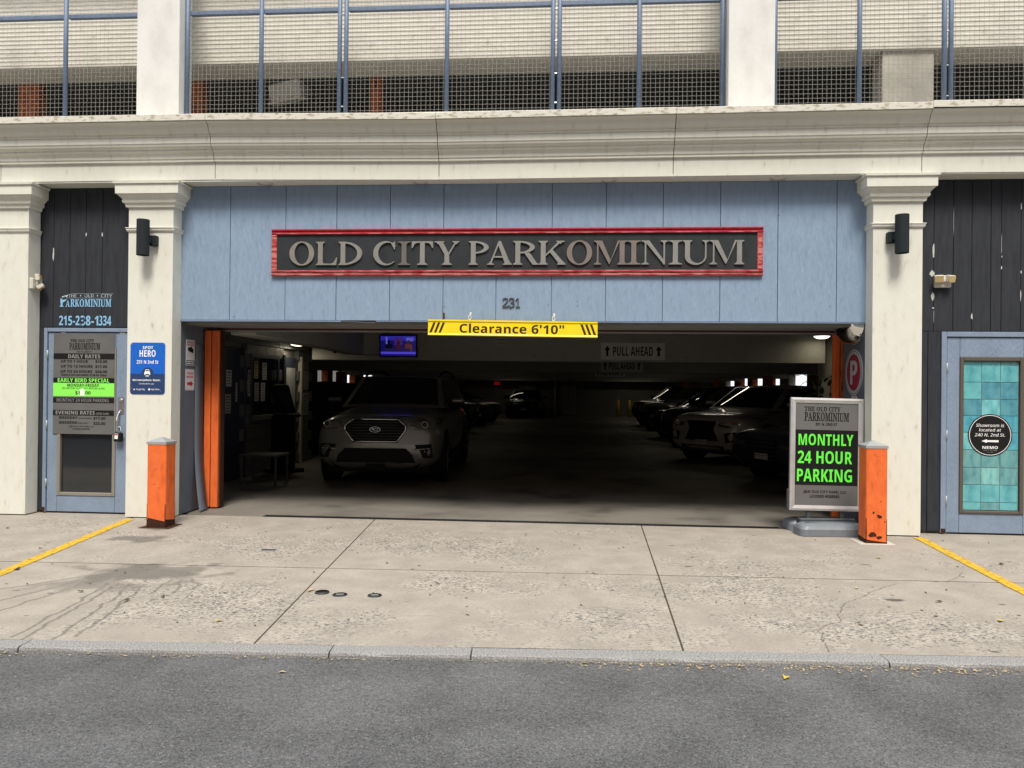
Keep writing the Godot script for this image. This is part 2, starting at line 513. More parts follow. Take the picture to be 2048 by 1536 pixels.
# pavement: worn concrete with exposed aggregate in patches, water marks, cracks, gum; 14 m by 5 m laid flat on the slabs
func pavement_material() -> StandardMaterial3D:
	var w := 2048
	var h := 732
	var r := RandomNumberGenerator.new()
	r.seed = 99
	var nz := FastNoiseLite.new()
	nz.seed = 11
	nz.frequency = 0.0042
	nz.fractal_octaves = 5
	var patch := nz.get_image(w, h).get_data()
	nz.seed = 12
	nz.frequency = 0.016
	nz.fractal_octaves = 4
	var tone := nz.get_image(w, h).get_data()
	var chip := PackedFloat32Array()      # stone chips: short flat specks, dark and pale
	chip.resize(w * h)
	for k in 260000:
		var q := r.randi_range(4, w * h - 8)
		var tone_of := r.randf_range(-0.46, -0.12) if r.randf() < 0.55 else r.randf_range(0.04, 0.18)
		for j in r.randi_range(1, 3):
			chip[q + j] = tone_of
			if r.randf() < 0.4 and q + j + w < w * h: chip[q + j + w] = tone_of
	var stain := PackedFloat32Array()
	stain.resize(w * h)
	# water mark that spread from one spot and ran to the kerb
	var px := func(x: float, z: float) -> Vector2: return Vector2((x + 7.0) / 14.0 * w, (z + 0.6) / 5.0 * h)
	var blob := func(x: float, z: float, rx: float, rz: float, amt: float) -> void:
		var c: Vector2 = px.call(x, z)
		var ax := rx / 14.0 * w
		var ay := rz / 5.0 * h
		for yy in range(maxi(0, int(c.y - ay)), mini(h, int(c.y + ay))):
			for xx in range(maxi(0, int(c.x - ax)), mini(w, int(c.x + ax))):
				var d := Vector2((xx - c.x) / ax, (yy - c.y) / ay).length() + (tone[yy * w + xx] / 255.0 - 0.5) * 1.1
				if d < 0.8:
					stain[yy * w + xx] = maxf(stain[yy * w + xx], amt * minf(1.0, (0.8 - d) * 3.0))
	var line := func(pts: Array, wid: float, amt: float) -> void:
		for k in pts.size() - 1:
			var a: Vector2 = px.call(pts[k][0], pts[k][1])
			var b: Vector2 = px.call(pts[k + 1][0], pts[k + 1][1])
			var steps := int(a.distance_to(b)) + 1
			for s in steps + 1:
				var p := a.lerp(b, float(s) / steps)
				p.x += (tone[(clampi(int(p.y), 0, h - 1)) * w + clampi(int(p.x), 0, w - 1)] / 255.0 - 0.5) * 14.0
				for oy in range(-3, 4):
					for ox in range(-3, 4):
						var d := sqrt(float(ox * ox + oy * oy))
						if d > wid: continue
						var xx := int(p.x) + ox
						var yy := int(p.y) + oy
						if xx >= 0 and xx < w and yy >= 0 and yy < h:
							stain[yy * w + xx] = maxf(stain[yy * w + xx], amt)
	blob.call(-3.40, 2.45, 0.85, 0.36, 0.36)
	blob.call(-3.15, 2.25, 0.40, 0.28, 0.30)
	blob.call(-3.60, 2.80, 0.55, 0.30, 0.22)
	blob.call(-4.20, 1.10, 0.45, 0.22, 0.32)
	blob.call(-4.30, 0.48, 0.30, 0.20, 0.25)
	for e in [[-3.66, 2.7, -3.80, 3.7], [-3.5, 2.75, -3.30, 4.0], [-3.42, 2.75, -3.22, 4.05], [-3.3, 2.75, -3.06, 4.03], [-3.2, 2.75, -2.96, 3.95], [-3.75, 2.7, -4.05, 3.6], [-3.1, 2.6, -3.02, 3.0], [-3.0, 2.6, -2.88, 2.95], [-2.95, 2.55, -2.75, 2.85], [-3.85, 2.6, -4.25, 3.1]]:
		line.call([[e[0], e[1]], [lerpf(e[0], e[2], 0.5) + 0.03, lerpf(e[1], e[3], 0.5)], [e[2], e[3]]], 1.6, 0.30)
	line.call([[2.59, 2.067], [2.25, 2.35], [1.937, 2.793], [1.813, 3.076], [1.589, 3.354], [1.523, 3.517], [1.538, 3.75]], 0.8, 0.55)
	line.call([[3.0, 1.98], [3.1, 1.88], [3.33, 1.6]], 0.8, 0.5)
	line.call([[-0.9, 3.3], [-1.3, 3.36]], 0.6, 0.25)
	# gum and oil spots, small and scattered
	for k in 80:
		var x := r.randf_range(-7, 7)
		var z := r.randf_range(0.0, 4.0)
		var s := r.randf_range(0.010, 0.024)
		blob.call(x, z, s * 1.6, s, r.randf_range(0.25, 0.65))
	for e in [[2.35, 2.55, 0.12, 0.05], [2.6, 1.4, 0.07, 0.03], [-2.78, 1.48, 0.08, 0.03]]:
		blob.call(e[0], e[1], e[2], e[3], 0.6)
	var data := PackedByteArray()
	data.resize(w * h * 3)
	var worn := [[-3.2, 1.2, 1.3, 0.8], [-1.0, 1.0, 1.5, 0.7], [-2.6, 3.2, 1.0, 0.8], [-0.2, 2.4, 1.6, 0.5], [0.0, 3.2, 0.9, 0.7], [1.3, 2.6, 0.8, 1.1], [-1.4, 3.4, 0.5, 0.5], [2.2, 3.2, 0.7, 0.5], [1.9, 1.5, 1.0, 0.4]]
	var bias := PackedFloat32Array()
	bias.resize((w / 8 + 1) * (h / 8 + 1))
	for by in h / 8 + 1:
		for bx in w / 8 + 1:
			var X := bx * 8.0 / w * 14.0 - 7.0
			var Zz := by * 8.0 / h * 5.0 - 0.6
			var t := 0.0
			for e in worn:
				t = maxf(t, 1.0 - Vector2((X - e[0]) / e[2], (Zz - e[1]) / e[3]).length())
			bias[by * (w / 8 + 1) + bx] = t
	for y in h:
		var rowb := (y / 8) * (w / 8 + 1)
		for x in w:
			var i := y * w + x
			var pm := clampf((patch[i] / 255.0 - 0.47) * 2.0 + bias[rowb + x / 8] * 1.25 + (tone[i] / 255.0 - 0.5) * 0.9, 0.0, 1.0)
			var v := 0.80 + (tone[i] / 255.0 - 0.5) * 0.11 + (r.randf() - 0.5) * 0.07
			var warm := 0.0
			v += chip[i] * maxf(pm, 0.10)
			if chip[i] < -0.05:
				warm = -0.03 * pm
			v *= 1.0 - stain[i] * 0.72
			var rr := clampf(v, 0.05, 1.0)
			data[i * 3] = int(rr * 255.0)
			data[i * 3 + 1] = int(rr * (0.957 - warm) * 255.0)
			data[i * 3 + 2] = int(rr * (0.895 - warm * 2.6) * 255.0)
	var im := Image.create_from_data(w, h, false, Image.FORMAT_RGB8, data)
	var m := StandardMaterial3D.new()
	m.resource_name = "pavement"
	m.albedo_texture = ImageTexture.create_from_image(im)
	m.albedo_color = lin(0.49, 0.485, 0.485)
	m.roughness = 0.9
	return m

# ------------------------------------------------------------------ scene
func _ready() -> void:
	rng.seed = 4242
	var cam := Camera3D.new()
	cam.name = "camera"
	cam.position = Vector3(0, 1.52, 8.36)
	cam.rotation_order = EULER_ORDER_YXZ
	cam.rotation_degrees = Vector3(0.261, 4.35, 0.59)
	cam.fov = 53.08
	cam.far = 400.0
	cam.current = true
	add_child(cam)
	var env := Environment.new()
	env.background_mode = Environment.BG_SKY
	var sm := ProceduralSkyMaterial.new()
	sm.sky_top_color = Color(0.93, 0.95, 0.98)
	sm.sky_horizon_color = Color(0.86, 0.88, 0.90)
	sm.sky_curve = 0.3
	sm.ground_bottom_color = Color(0.30, 0.29, 0.28)
	sm.ground_horizon_color = Color(0.6, 0.6, 0.6)
	sm.sky_energy_multiplier = 0.78
	sm.sun_angle_max = 1.0
	var sky := Sky.new()
	sky.sky_material = sm
	env.sky = sky
	env.tonemap_mode = Environment.TONE_MAPPER_LINEAR
	env.tonemap_exposure = 2.85
	env.sdfgi_enabled = true
	env.ssao_enabled = true
	env.ssil_enabled = true
	var we := WorldEnvironment.new()
	we.name = "world_environment"
	we.environment = env
	add_child(we)
	var sun := DirectionalLight3D.new()
	sun.name = "sun"
	sun.light_energy = 0.5
	sun.light_angular_distance = 19.0
	sun.light_color = Color(1.0, 0.97, 0.92)
	sun.shadow_enabled = true
	sun.rotation_degrees = Vector3(-58, 8, 0)
	add_child(sun)

	SANS = font("Droid Sans", 400)
	SANSB = font("Droid Sans", 700)
	SERIF = font("Droid Serif", 400)
	SERIFB = font("Droid Serif", 700)
	materials()
	build_ground()
	build_garage()
	build_upper()
	build_interior()
	build_across()
	build_signs()
	build_fittings()
	build_interior_things()
	build_cars()
	build_small()

# ------------------------------------------------------------------ ground
func kz(x: float) -> float:      # back edge of the kerb
	return 3.86 - 0.056 * x

func slab_mesh(p: Array, y: float, th: float) -> ArrayMesh:   # p: four (x, z) corners in order
	var st := begin()
	var c := Vector2.ZERO
	for q in p: c += Vector2(q[0], q[1]) / 4.0
	var top := []
	var rim := []
	var bot := []
	for q in p:
		var v := Vector2(q[0], q[1])
		var inn := v + (c - v).normalized() * 0.006
		top.append(Vector3(inn.x, y, inn.y))
		rim.append(Vector3(v.x, y - 0.002, v.y))
		bot.append(Vector3(v.x, y - th, v.y))
	var ref := Vector3(c.x, y - th / 2, c.y)
	var faces := [[top[0], top[1], top[2], top[3]]]
	for i in 4:
		var j := (i + 1) % 4
		faces.append([rim[i], rim[j], top[j], top[i]])
		faces.append([bot[i], bot[j], rim[j], rim[i]])
	for f in faces:
		var a: Array = [f[0], f[1], f[2], f[0], f[2], f[3]]
		for k in [0, 3]:
			var t: Array = [a[k], a[k + 1], a[k + 2]]
			var n: Vector3 = (t[0] - t[2]).cross(t[0] - t[1])
			if n.dot((t[0] + t[1] + t[2]) / 3.0 - ref) < 0:
				t = [t[0], t[2], t[1]]
			for v: Vector3 in t:
				st.set_uv(Vector2((v.x + 7.0) / 14.0, (v.z + 0.6) / 5.0))
				st.add_vertex(v)
	return done(st)

func strip_on(parent: Node3D, called: String, a: Vector3, b: Vector3, wid: float, m: Material, th := 0.004) -> MeshInstance3D:
	var d := (b - a)
	d.y = 0
	var n := Vector3(-d.z, 0, d.x).normalized() * wid / 2.0
	var st := begin()
	var ref := (a + b) / 2 - Vector3(0, 1, 0)
	var seg := maxi(1, int(d.length() / 0.18))
	var rr := RandomNumberGenerator.new()
	rr.seed = 5
	var pl := []
	var pr := []
	for i in seg + 1:
		var p := a.lerp(b, float(i) / seg)
		pl.append(p + n * (1.0 + rr.randf_range(-0.10, 0.07)))
		pr.append(p - n * (1.0 + rr.randf_range(-0.10, 0.07)))
	for i in seg:
		quad(st, pl[i], pl[i + 1], pr[i + 1], pr[i], ref)
		quad(st, pl[i], pl[i + 1], pl[i + 1] - Vector3(0, th, 0), pl[i] - Vector3(0, th, 0), (a + b) / 2)
		quad(st, pr[i], pr[i + 1], pr[i + 1] - Vector3(0, th, 0), pr[i] - Vector3(0, th, 0), (a + b) / 2)
	return put(parent, called, done(st), m)

func build_ground() -> void:
	var st := begin()
	quad(st, Vector3(-150, -0.35, -150), Vector3(150, -0.35, -150), Vector3(150, -0.35, 150), Vector3(-150, -0.35, 150), Vector3(0, -5, 0))
	tag(put(self, "ground", done(st), M["ground_soil"]), "bare ground under the street and buildings", "", "", "structure")
	# road: gently cambered sheet
	st = begin(true)
	for i in 12:
		for j in 60:
			var f := func(a: int, b: int) -> Vector3:
				var x := -60.0 + 2.0 * b
				var z0 := kz(x) + 0.06
				var t := a / 12.0
				return Vector3(x, -0.036 + 0.08 * sin(PI * t), lerpf(z0, 13.2 - 0.056 * x, t))
			quad(st, f.call(i, j), f.call(i, j + 1), f.call(i + 1, j + 1), f.call(i + 1, j), Vector3(0, -8, 8))
	tag(put(self, "road", done(st), M["asphalt"]), "dark asphalt street with pale stone chips", "", "", "structure")
	# pavement slabs
	var walk := node(self, "pavement")
	tag(walk, "worn concrete pavement with exposed aggregate in front of the garage", "", "", "structure")
	var cols := [[-16.0, -16.0], [-12.2, -12.2], [-8.4, -8.3], [-4.97, -4.33], [-2.21, -1.84], [0.80, 0.67], [3.66, 3.38], [7.0, 6.9], [10.6, 10.6], [16.0, 16.0]]
	var at := func(c: Array, z: float) -> float: return lerpf(c[0], c[1], (z + 0.3) / 4.3)
	for k in cols.size() - 1:
		var a: Array = cols[k]
		var b: Array = cols[k + 1]
		var gp := 0.006
		var zm0: float = 2.02 - 0.03 * at.call(a, 2.0)
		var zm1: float = 2.02 - 0.03 * at.call(b, 2.0)
		put(walk, "slab", slab_mesh([[at.call(a, -0.3) + gp, -0.275], [at.call(b, -0.3) - gp, -0.275], [at.call(b, zm1) - gp, zm1 - 0.011], [at.call(a, zm0) + gp, zm0 - 0.011]], rng.randf_range(-0.0006, 0.0006), 0.12), M["pavement"])
		var xa: float = at.call(a, 4.0)
		var xb: float = at.call(b, 4.0)
		put(walk, "slab", slab_mesh([[at.call(a, zm0) + gp, zm0 + 0.011], [at.call(b, zm1) - gp, zm1 + 0.011], [xb - gp, kz(xb) - 0.006], [xa + gp, kz(xa) - 0.006]], rng.randf_range(-0.0006, 0.0006), 0.12), M["pavement"])
	st = begin()
	quad(st, Vector3(-15.9, -0.003, -0.27), Vector3(15.9, -0.003, -0.27), Vector3(15.9, -0.003, 2.966), Vector3(-15.9, -0.003, 4.745), Vector3(0, -5, 0))
	put(walk, "joint_bed", done(st), M["joint_dirt"])
	# kerb stones
	var kerb := node(self, "kerb")
	tag(kerb, "low granite kerb stones along the driveway apron", "", "", "structure")
	var js := [-16.0, -13.2, -10.4, -7.6, -5.2, -3.15, -1.36, -0.553, 1.80, 3.9, 6.4, 9.0, 12.0, 16.0]
	for k in js.size() - 1:
		var xa: float = js[k] + 0.003
		var xb: float = js[k + 1] - 0.003
		var L := xb - xa
		var o := put(kerb, "kerb_stone", kerb_mesh(L, k), M["granite_yellow"] if k in [9, 10] else M["granite"], Vector3((xa + xb) / 2, rng.randf_range(-0.006, 0.004), kz((xa + xb) / 2) + 0.068), Vector3(0, 3.2, 0))
		o.rotation_degrees.z = rng.randf_range(-0.15, 0.15)
	# painted lines
	var ln := node(self, "painted_line")
	tag(ln, "yellow painted line on pavement running from pilaster with blue sign", "", "", "structure")
	strip_on(ln, "paint_strip", Vector3(-4.90, 0.006, 0.10), Vector3(-4.27, 0.006, 3.95), 0.10, M["road_paint"])
	ln = node(self, "painted_line")
	tag(ln, "yellow painted line on pavement running from pilaster beside tiled door", "", "", "structure")
	strip_on(ln, "paint_strip", Vector3(3.62, 0.006, 0.06), Vector3(3.36, 0.006, 3.55), 0.10, M["road_paint"])
	# trench drain
	var dr := thing("trench_drain", "long narrow black iron trench drain across garage entrance", "drain", Vector3(-0.61, 0, -0.345))
	box(dr, "channel", Vector3(0, -0.085, 0), Vector3(5.86, 0.01, 0.135), M["drain_iron"])
	for s in [-1, 1]:
		box(dr, "rim", Vector3(0, -0.022, s * 0.061), Vector3(5.86, 0.045, 0.010), M["iron"], 0.002)
	st = begin()
	for i in 195:
		add_bevel(st, Vector3(-2.91 + i * 0.03, -0.010, 0), Vector3(0.010, 0.02, 0.110), 0.002)
	tag(put(dr, "grate_bars", done(st), M["iron"]), "", "", "", "stuff")
	for e in [[-4.44, -3.545], [2.325, 3.19]]:
		span(walk, "drain_end_concrete", e[0], e[1], -0.12, -0.002, -0.411, -0.279, M["garage_floor"], 0.003)

func kerb_mesh(L: float, sd: int) -> ArrayMesh:
	var st := begin()
	var r := RandomNumberGenerator.new()
	r.seed = sd * 31 + 7
	var n := maxi(4, int(L / 0.12))
	var rows := []
	for i in n + 1:
		var x := -L / 2 + L * i / n
		var e := r.randf_range(-0.006, 0.006)
		var chip := 0.0
		if r.randf() < 0.08: chip = r.randf_range(0.01, 0.025)
		rows.append([Vector3(x, -0.14, -0.066), Vector3(x, -0.004, -0.066), Vector3(x, 0.001, -0.060), Vector3(x, -0.001 + e * 0.3, 0.047 + e - chip), Vector3(x, -0.006 - chip * 0.4, 0.058 + e - chip * 0.4), Vector3(x, -0.020, 0.063 + e * 0.6), Vector3(x, -0.14, 0.065)])
	for i in n:
		for k in 6:
			var rf := Vector3((rows[i][0].x + rows[i + 1][0].x) / 2, -0.07, 0.0)
			quad(st, rows[i][k], rows[i + 1][k], rows[i + 1][k + 1], rows[i][k + 1], rf)
	for e in [0, n]:
		for k in range(1, 6):
			tri(st, rows[e][0], rows[e][k], rows[e][k + 1], Vector3(0, -0.07, 0))
	return done(st)

# ------------------------------------------------------------------ lower facade
func pilaster(x0: float, x1: float) -> void:
	var p := node(garage, "pilaster")
	put(p, "shaft", stack(x0, x1, -0.20, 0.0, [[0.012, 0.0], [3.238, 0.0]]), M["cream"])
	put(p, "necking", stack(x0, x1, -0.19, 0.0, [[3.238, 0.006], [3.248, 0.016], [3.262, 0.022], [3.276, 0.018], [3.280, 0.028], [3.288, 0.028], [3.292, 0.0]]), M["cream"])
	put(p, "frieze", stack(x0, x1, -0.195, 0.0, [[3.292, 0.0], [3.515, 0.0]]), M["cream"])
	put(p, "capital", stack(x0, x1, -0.185, 0.0, [[3.515, 0.0], [3.517, 0.024], [3.545, 0.030], [3.560, 0.034], [3.562, 0.048], [3.585, 0.056], [3.590, 0.050], [3.604, 0.052], [3.622, 0.066], [3.642, 0.086], [3.652, 0.092], [3.654, 0.104], [3.760, 0.106], [3.764, 0.122], [3.786, 0.124]]), M["cream"])

func build_garage() -> void:
	garage = thing("parking_garage", "cream and blue parking garage with classical cornice and open car entrance", "building")
	for e in [[-6.735, -6.211], [-5.015, -4.491], [3.165, 3.668], [5.55, 6.07], [-9.2, -8.68], [8.6, 9.1]]:
		pilaster(e[0], e[1])
	# cornice in sections with open joints
	var prof := [[0.020, 3.806], [0.020, 4.000], [0.046, 4.004], [0.046, 4.030], [0.056, 4.034], [0.060, 4.060], [0.072, 4.086], [0.094, 4.102], [0.094, 4.124], [0.112, 4.132], [0.132, 4.152], [0.140, 4.178], [0.146, 4.180], [0.146, 4.250], [0.160, 4.254], [0.160, 4.272], [0.182, 4.282], [0.196, 4.304], [0.204, 4.330], [0.220, 4.356], [0.246, 4.374], [0.258, 4.380], [0.258, 4.396], [-0.10, 4.40], [-0.10, 3.806]]
	var cor := node(garage, "cornice")
	var seams := [-14.2, -11.65, -9.1, -6.54, -4.0, -1.462, 1.075, 3.645, 6.2, 8.75, 11.3, 14.0]
	var dys := [0.0, 0.0, 0.0, 0.010, 0.014, -0.012, -0.002, 0.008, 0.004, 0.0, 0.0, 0.0]
	for k in seams.size() - 1:
		put(cor, "cornice_section", sweep_x(prof, seams[k] + 0.004, seams[k + 1] - 0.004, dys[k], dys[k + 1]), M["cream"])
		var up: float = [0.0, 0.0, 0.0, 0.0, 0.0, 0.002, 0.0, 0.014, 0.0, 0.0, 0.0][k]
		put(cor, "cap_flashing", sweep_x([[0.264, 4.385], [0.276, 4.383], [0.278, 4.446], [0.27, 4.452], [-0.42, 4.50], [-0.42, 4.41], [0.264, 4.405]], seams[k] + 0.002, seams[k + 1] - 0.002, dys[k] * 1.2 + up + 0.004, dys[k + 1] * 1.2 + up + 0.004), M["flashing"])
	span(cor, "joint_backing", -14.0, 13.9, 3.83, 4.36, -0.13, -0.103, M["cream"])
	# soffit behind the cornice
	span(garage, "soffit", -14.0, 14.0, 3.800, 3.83, -0.24, 0.012, M["cream"])
	# blue fascia panels
	var s := [-4.50, -3.913, -3.26, -2.666, -2.049, -1.439, -0.841, -0.221, 0.376, 0.998, 1.619, 2.234, 2.857, 3.186]
	for k in s.size() - 1:
		var dz := rng.randf_range(-0.0015, 0.0015)
		span(garage, "wall_panel", s[k] + 0.003, s[k + 1] - 0.003, 2.262, 3.797, -0.215 + dz, -0.19 + dz, M["blue_panel"], 0.002)
	span(garage, "panel_backing", -4.49, 3.17, 2.28, 3.83, -0.28, -0.225, M["wood_edge"])
	span(garage, "drip_edge", -4.49, -2.6, 2.243, 2.258, -0.222, -0.178, M["blue_paint"], 0.002)
	span(garage, "drip_edge", -2.2, 3.18, 2.247, 2.258, -0.222, -0.180, M["blue_paint"], 0.002)
	var hang := span(garage, "drip_edge", -2.595, -2.21, 2.240, 2.247, -0.222, -0.18, M["grey_reveal"], 0.001)
	hang.rotation_degrees.z = -3.0
	# header box over the entrance, and the painted steel lintel
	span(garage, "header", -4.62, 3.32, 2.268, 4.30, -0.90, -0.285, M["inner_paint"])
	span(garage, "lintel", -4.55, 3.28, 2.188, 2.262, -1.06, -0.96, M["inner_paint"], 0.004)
	span(garage, "lintel_strip", -4.40, 3.10, 2.203, 2.226, -0.958, -0.935, M["maroon"], 0.003)  # orange edge of the lintel, darkened in colour to look shadowed
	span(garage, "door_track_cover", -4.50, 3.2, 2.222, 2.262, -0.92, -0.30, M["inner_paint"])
	# entrance reveals
	span(garage, "reveal", -4.62, -4.495, 0.01, 2.262, -0.745, -0.222, M["grey_reveal"], 0.004)
	span(garage, "reveal", 3.19, 3.32, 0.01, 2.262, -0.925, -0.222, M["grey_reveal"], 0.004)
	# orange frames of the entrance
	for e in [[-4.485, -4.405, -0.86], [-4.395, -4.305, -0.84]]:
		span(garage, "door_frame", e[0], e[1], 0.012, 2.185, e[2], -0.765, M["orange"], 0.008)
	span(garage, "door_frame", 3.10, 3.17, 0.012, 2.185, -1.06, -0.98, M["orange"], 0.008)
	span(garage, "door_frame", 3.175, 3.25, 0.012, 2.185, -1.05, -0.94, M["orange_rusty"], 0.008)
	span(garage, "door_frame", -4.30, -4.285, 0.012, 2.185, -0.90, -0.80, M["rust"], 0.002)
	# trim board that has come loose at the bottom and curls outward
	var st := begin(true)
	var n := 24
	for i in n:
		var f := func(k: int, side: float, off: float) -> Vector3:
			var t := float(k) / n
			var y := lerpf(0.02, 2.0, t)
			var b := maxf(0.0, 1.0 - y / 0.95)
			return Vector3(-4.488 + 0.125 * b * b + off, y, -0.64 + side * 0.10 + 0.10 * b * b)
		var ref := Vector3(-4.9, lerpf(0.02, 2.0, (i + 0.5) / n), -0.6)
		quad(st, f.call(i, -1, 0.006), f.call(i + 1, -1, 0.006), f.call(i + 1, 1, 0.006), f.call(i, 1, 0.006), ref)
		var ref2 := Vector3(-4.0, ref.y, -0.6)
		quad(st, f.call(i, -1, 0), f.call(i + 1, -1, 0), f.call(i + 1, 1, 0), f.call(i, 1, 0), ref2)
		quad(st, f.call(i, 1, 0), f.call(i + 1, 1, 0), f.call(i + 1, 1, 0.006), f.call(i, 1, 0.006), Vector3(-4.45, ref.y, -3))
		quad(st, f.call(i, -1, 0), f.call(i + 1, -1, 0), f.call(i + 1, -1, 0.006), f.call(i, -1, 0.006), Vector3(-4.45, ref.y, 3))
	tag(put(garage, "loose_trim", done(st, true), M["grey_reveal"]), "grey trim board curling away from the wall at its bottom")
	# side bays: solid wall, dark boards, doors
	span(garage, "front_wall", -14.0, -4.63, 0.0, 4.3, -0.75, -0.262, M["inner_paint"])
	span(garage, "front_wall", 3.33, 14.0, 0.0, 4.3, -0.75, -0.262, M["inner_paint"])
	var bs := [-6.21, -6.05, -5.853, -5.657, -5.456, -5.238, -5.02]
	for k in bs.size() - 1:
		span(garage, "wall_board", bs[k] + 0.0025, bs[k + 1] - 0.0025, 2.172, 3.797, -0.235, -0.205 + (0.012 if k == 5 else rng.randf_range(-0.001, 0.001)), M["dark_board"], 0.002)
	span(garage, "wall_board", -6.211, -6.152, 0.03, 2.168, -0.235, -0.208, M["dark_board"], 0.002)
	bs = [3.668, 3.876, 4.077, 4.267, 4.462, 4.569, 4.768, 4.968, 5.17, 5.36, 5.55]
	for k in bs.size() - 1:
		span(garage, "wall_board", bs[k] + 0.0025, bs[k + 1] - 0.0025, 2.172, 3.797, -0.235, -0.205 + rng.randf_range(-0.001, 0.001), M["dark_board"], 0.002)
	span(garage, "wall_board", 3.668, 3.82, 0.03, 2.168, -0.238, -0.208, M["dark_board"], 0.002)
	span(garage, "wall_board", 3.825, 3.952, 0.03, 2.168, -0.235, -0.205, M["dark_board"], 0.002)
	span(garage, "wall_board", 5.06, 5.55, 0.03, 2.168, -0.235, -0.205, M["dark_board"], 0.002)
	for e in [[-8.68, -6.735], [-14.0, -9.2], [6.07, 8.6], [9.1, 14.0]]:
		var nb := int((e[1] - e[0]) / 0.2)
		for k in nb:
			span(garage, "wall_board", lerpf(e[0], e[1], float(k) / nb) + 0.0025, lerpf(e[0], e[1], float(k + 1) / nb) - 0.0025, 0.03, 3.797, -0.235, -0.205, M["dark_board"], 0.002)
	# flaked paint: bare pale patches with ragged outlines
	var flakes := [[-6.052, 3.03, 0.016, 0.20], [-5.655, 3.255, 0.010, 0.06], [-5.458, 3.255, 0.011, 0.07], [3.872, 3.03, 0.014, 0.19], [3.855, 2.79, 0.034, 0.085], [3.868, 2.55, 0.026, 0.13], [3.87, 2.42, 0.016, 0.02], [4.27, 2.33, 0.014, 0.09], [4.572, 2.97, 0.008, 0.03], [4.570, 2.85, 0.009, 0.05], [4.768, 3.50, 0.008, 0.12], [4.770, 2.80, 0.008, 0.05], [4.768, 2.55, 0.006, 0.18], [4.077, 3.35, 0.0022, 0.4], [4.569, 3.1, 0.0022, 0.35], [3.878, 2.33, 0.0025, 0.2]]
	for e in flakes:
		var poly := PackedVector2Array()
		for k in 12:
			var a := TAU * k / 12
			var q := rng.randf_range(0.55, 1.1)
			poly.append(Vector2(cos(a) * e[2] * 0.8 * q, sin(a) * e[3] * 0.42 * q))
		put(garage, "bare_patch", extrude(poly, 0.0015), M["peeled"], Vector3(e[0], e[1], -0.2045))
	for e in [[0.066, 2.482], [0.066, 2.43], [-0.255, 2.44], [-0.675, 2.395], [2.79, 2.43], [-3.86, 2.30], [-1.425, 2.42], [1.62, 3.05], [2.24, 3.42]]:
		disc(garage, "screw_hole", Vector3(e[0], e[1], -0.1885), 0.0055, 0.0008, M["rust"], 8)
	build_doors()

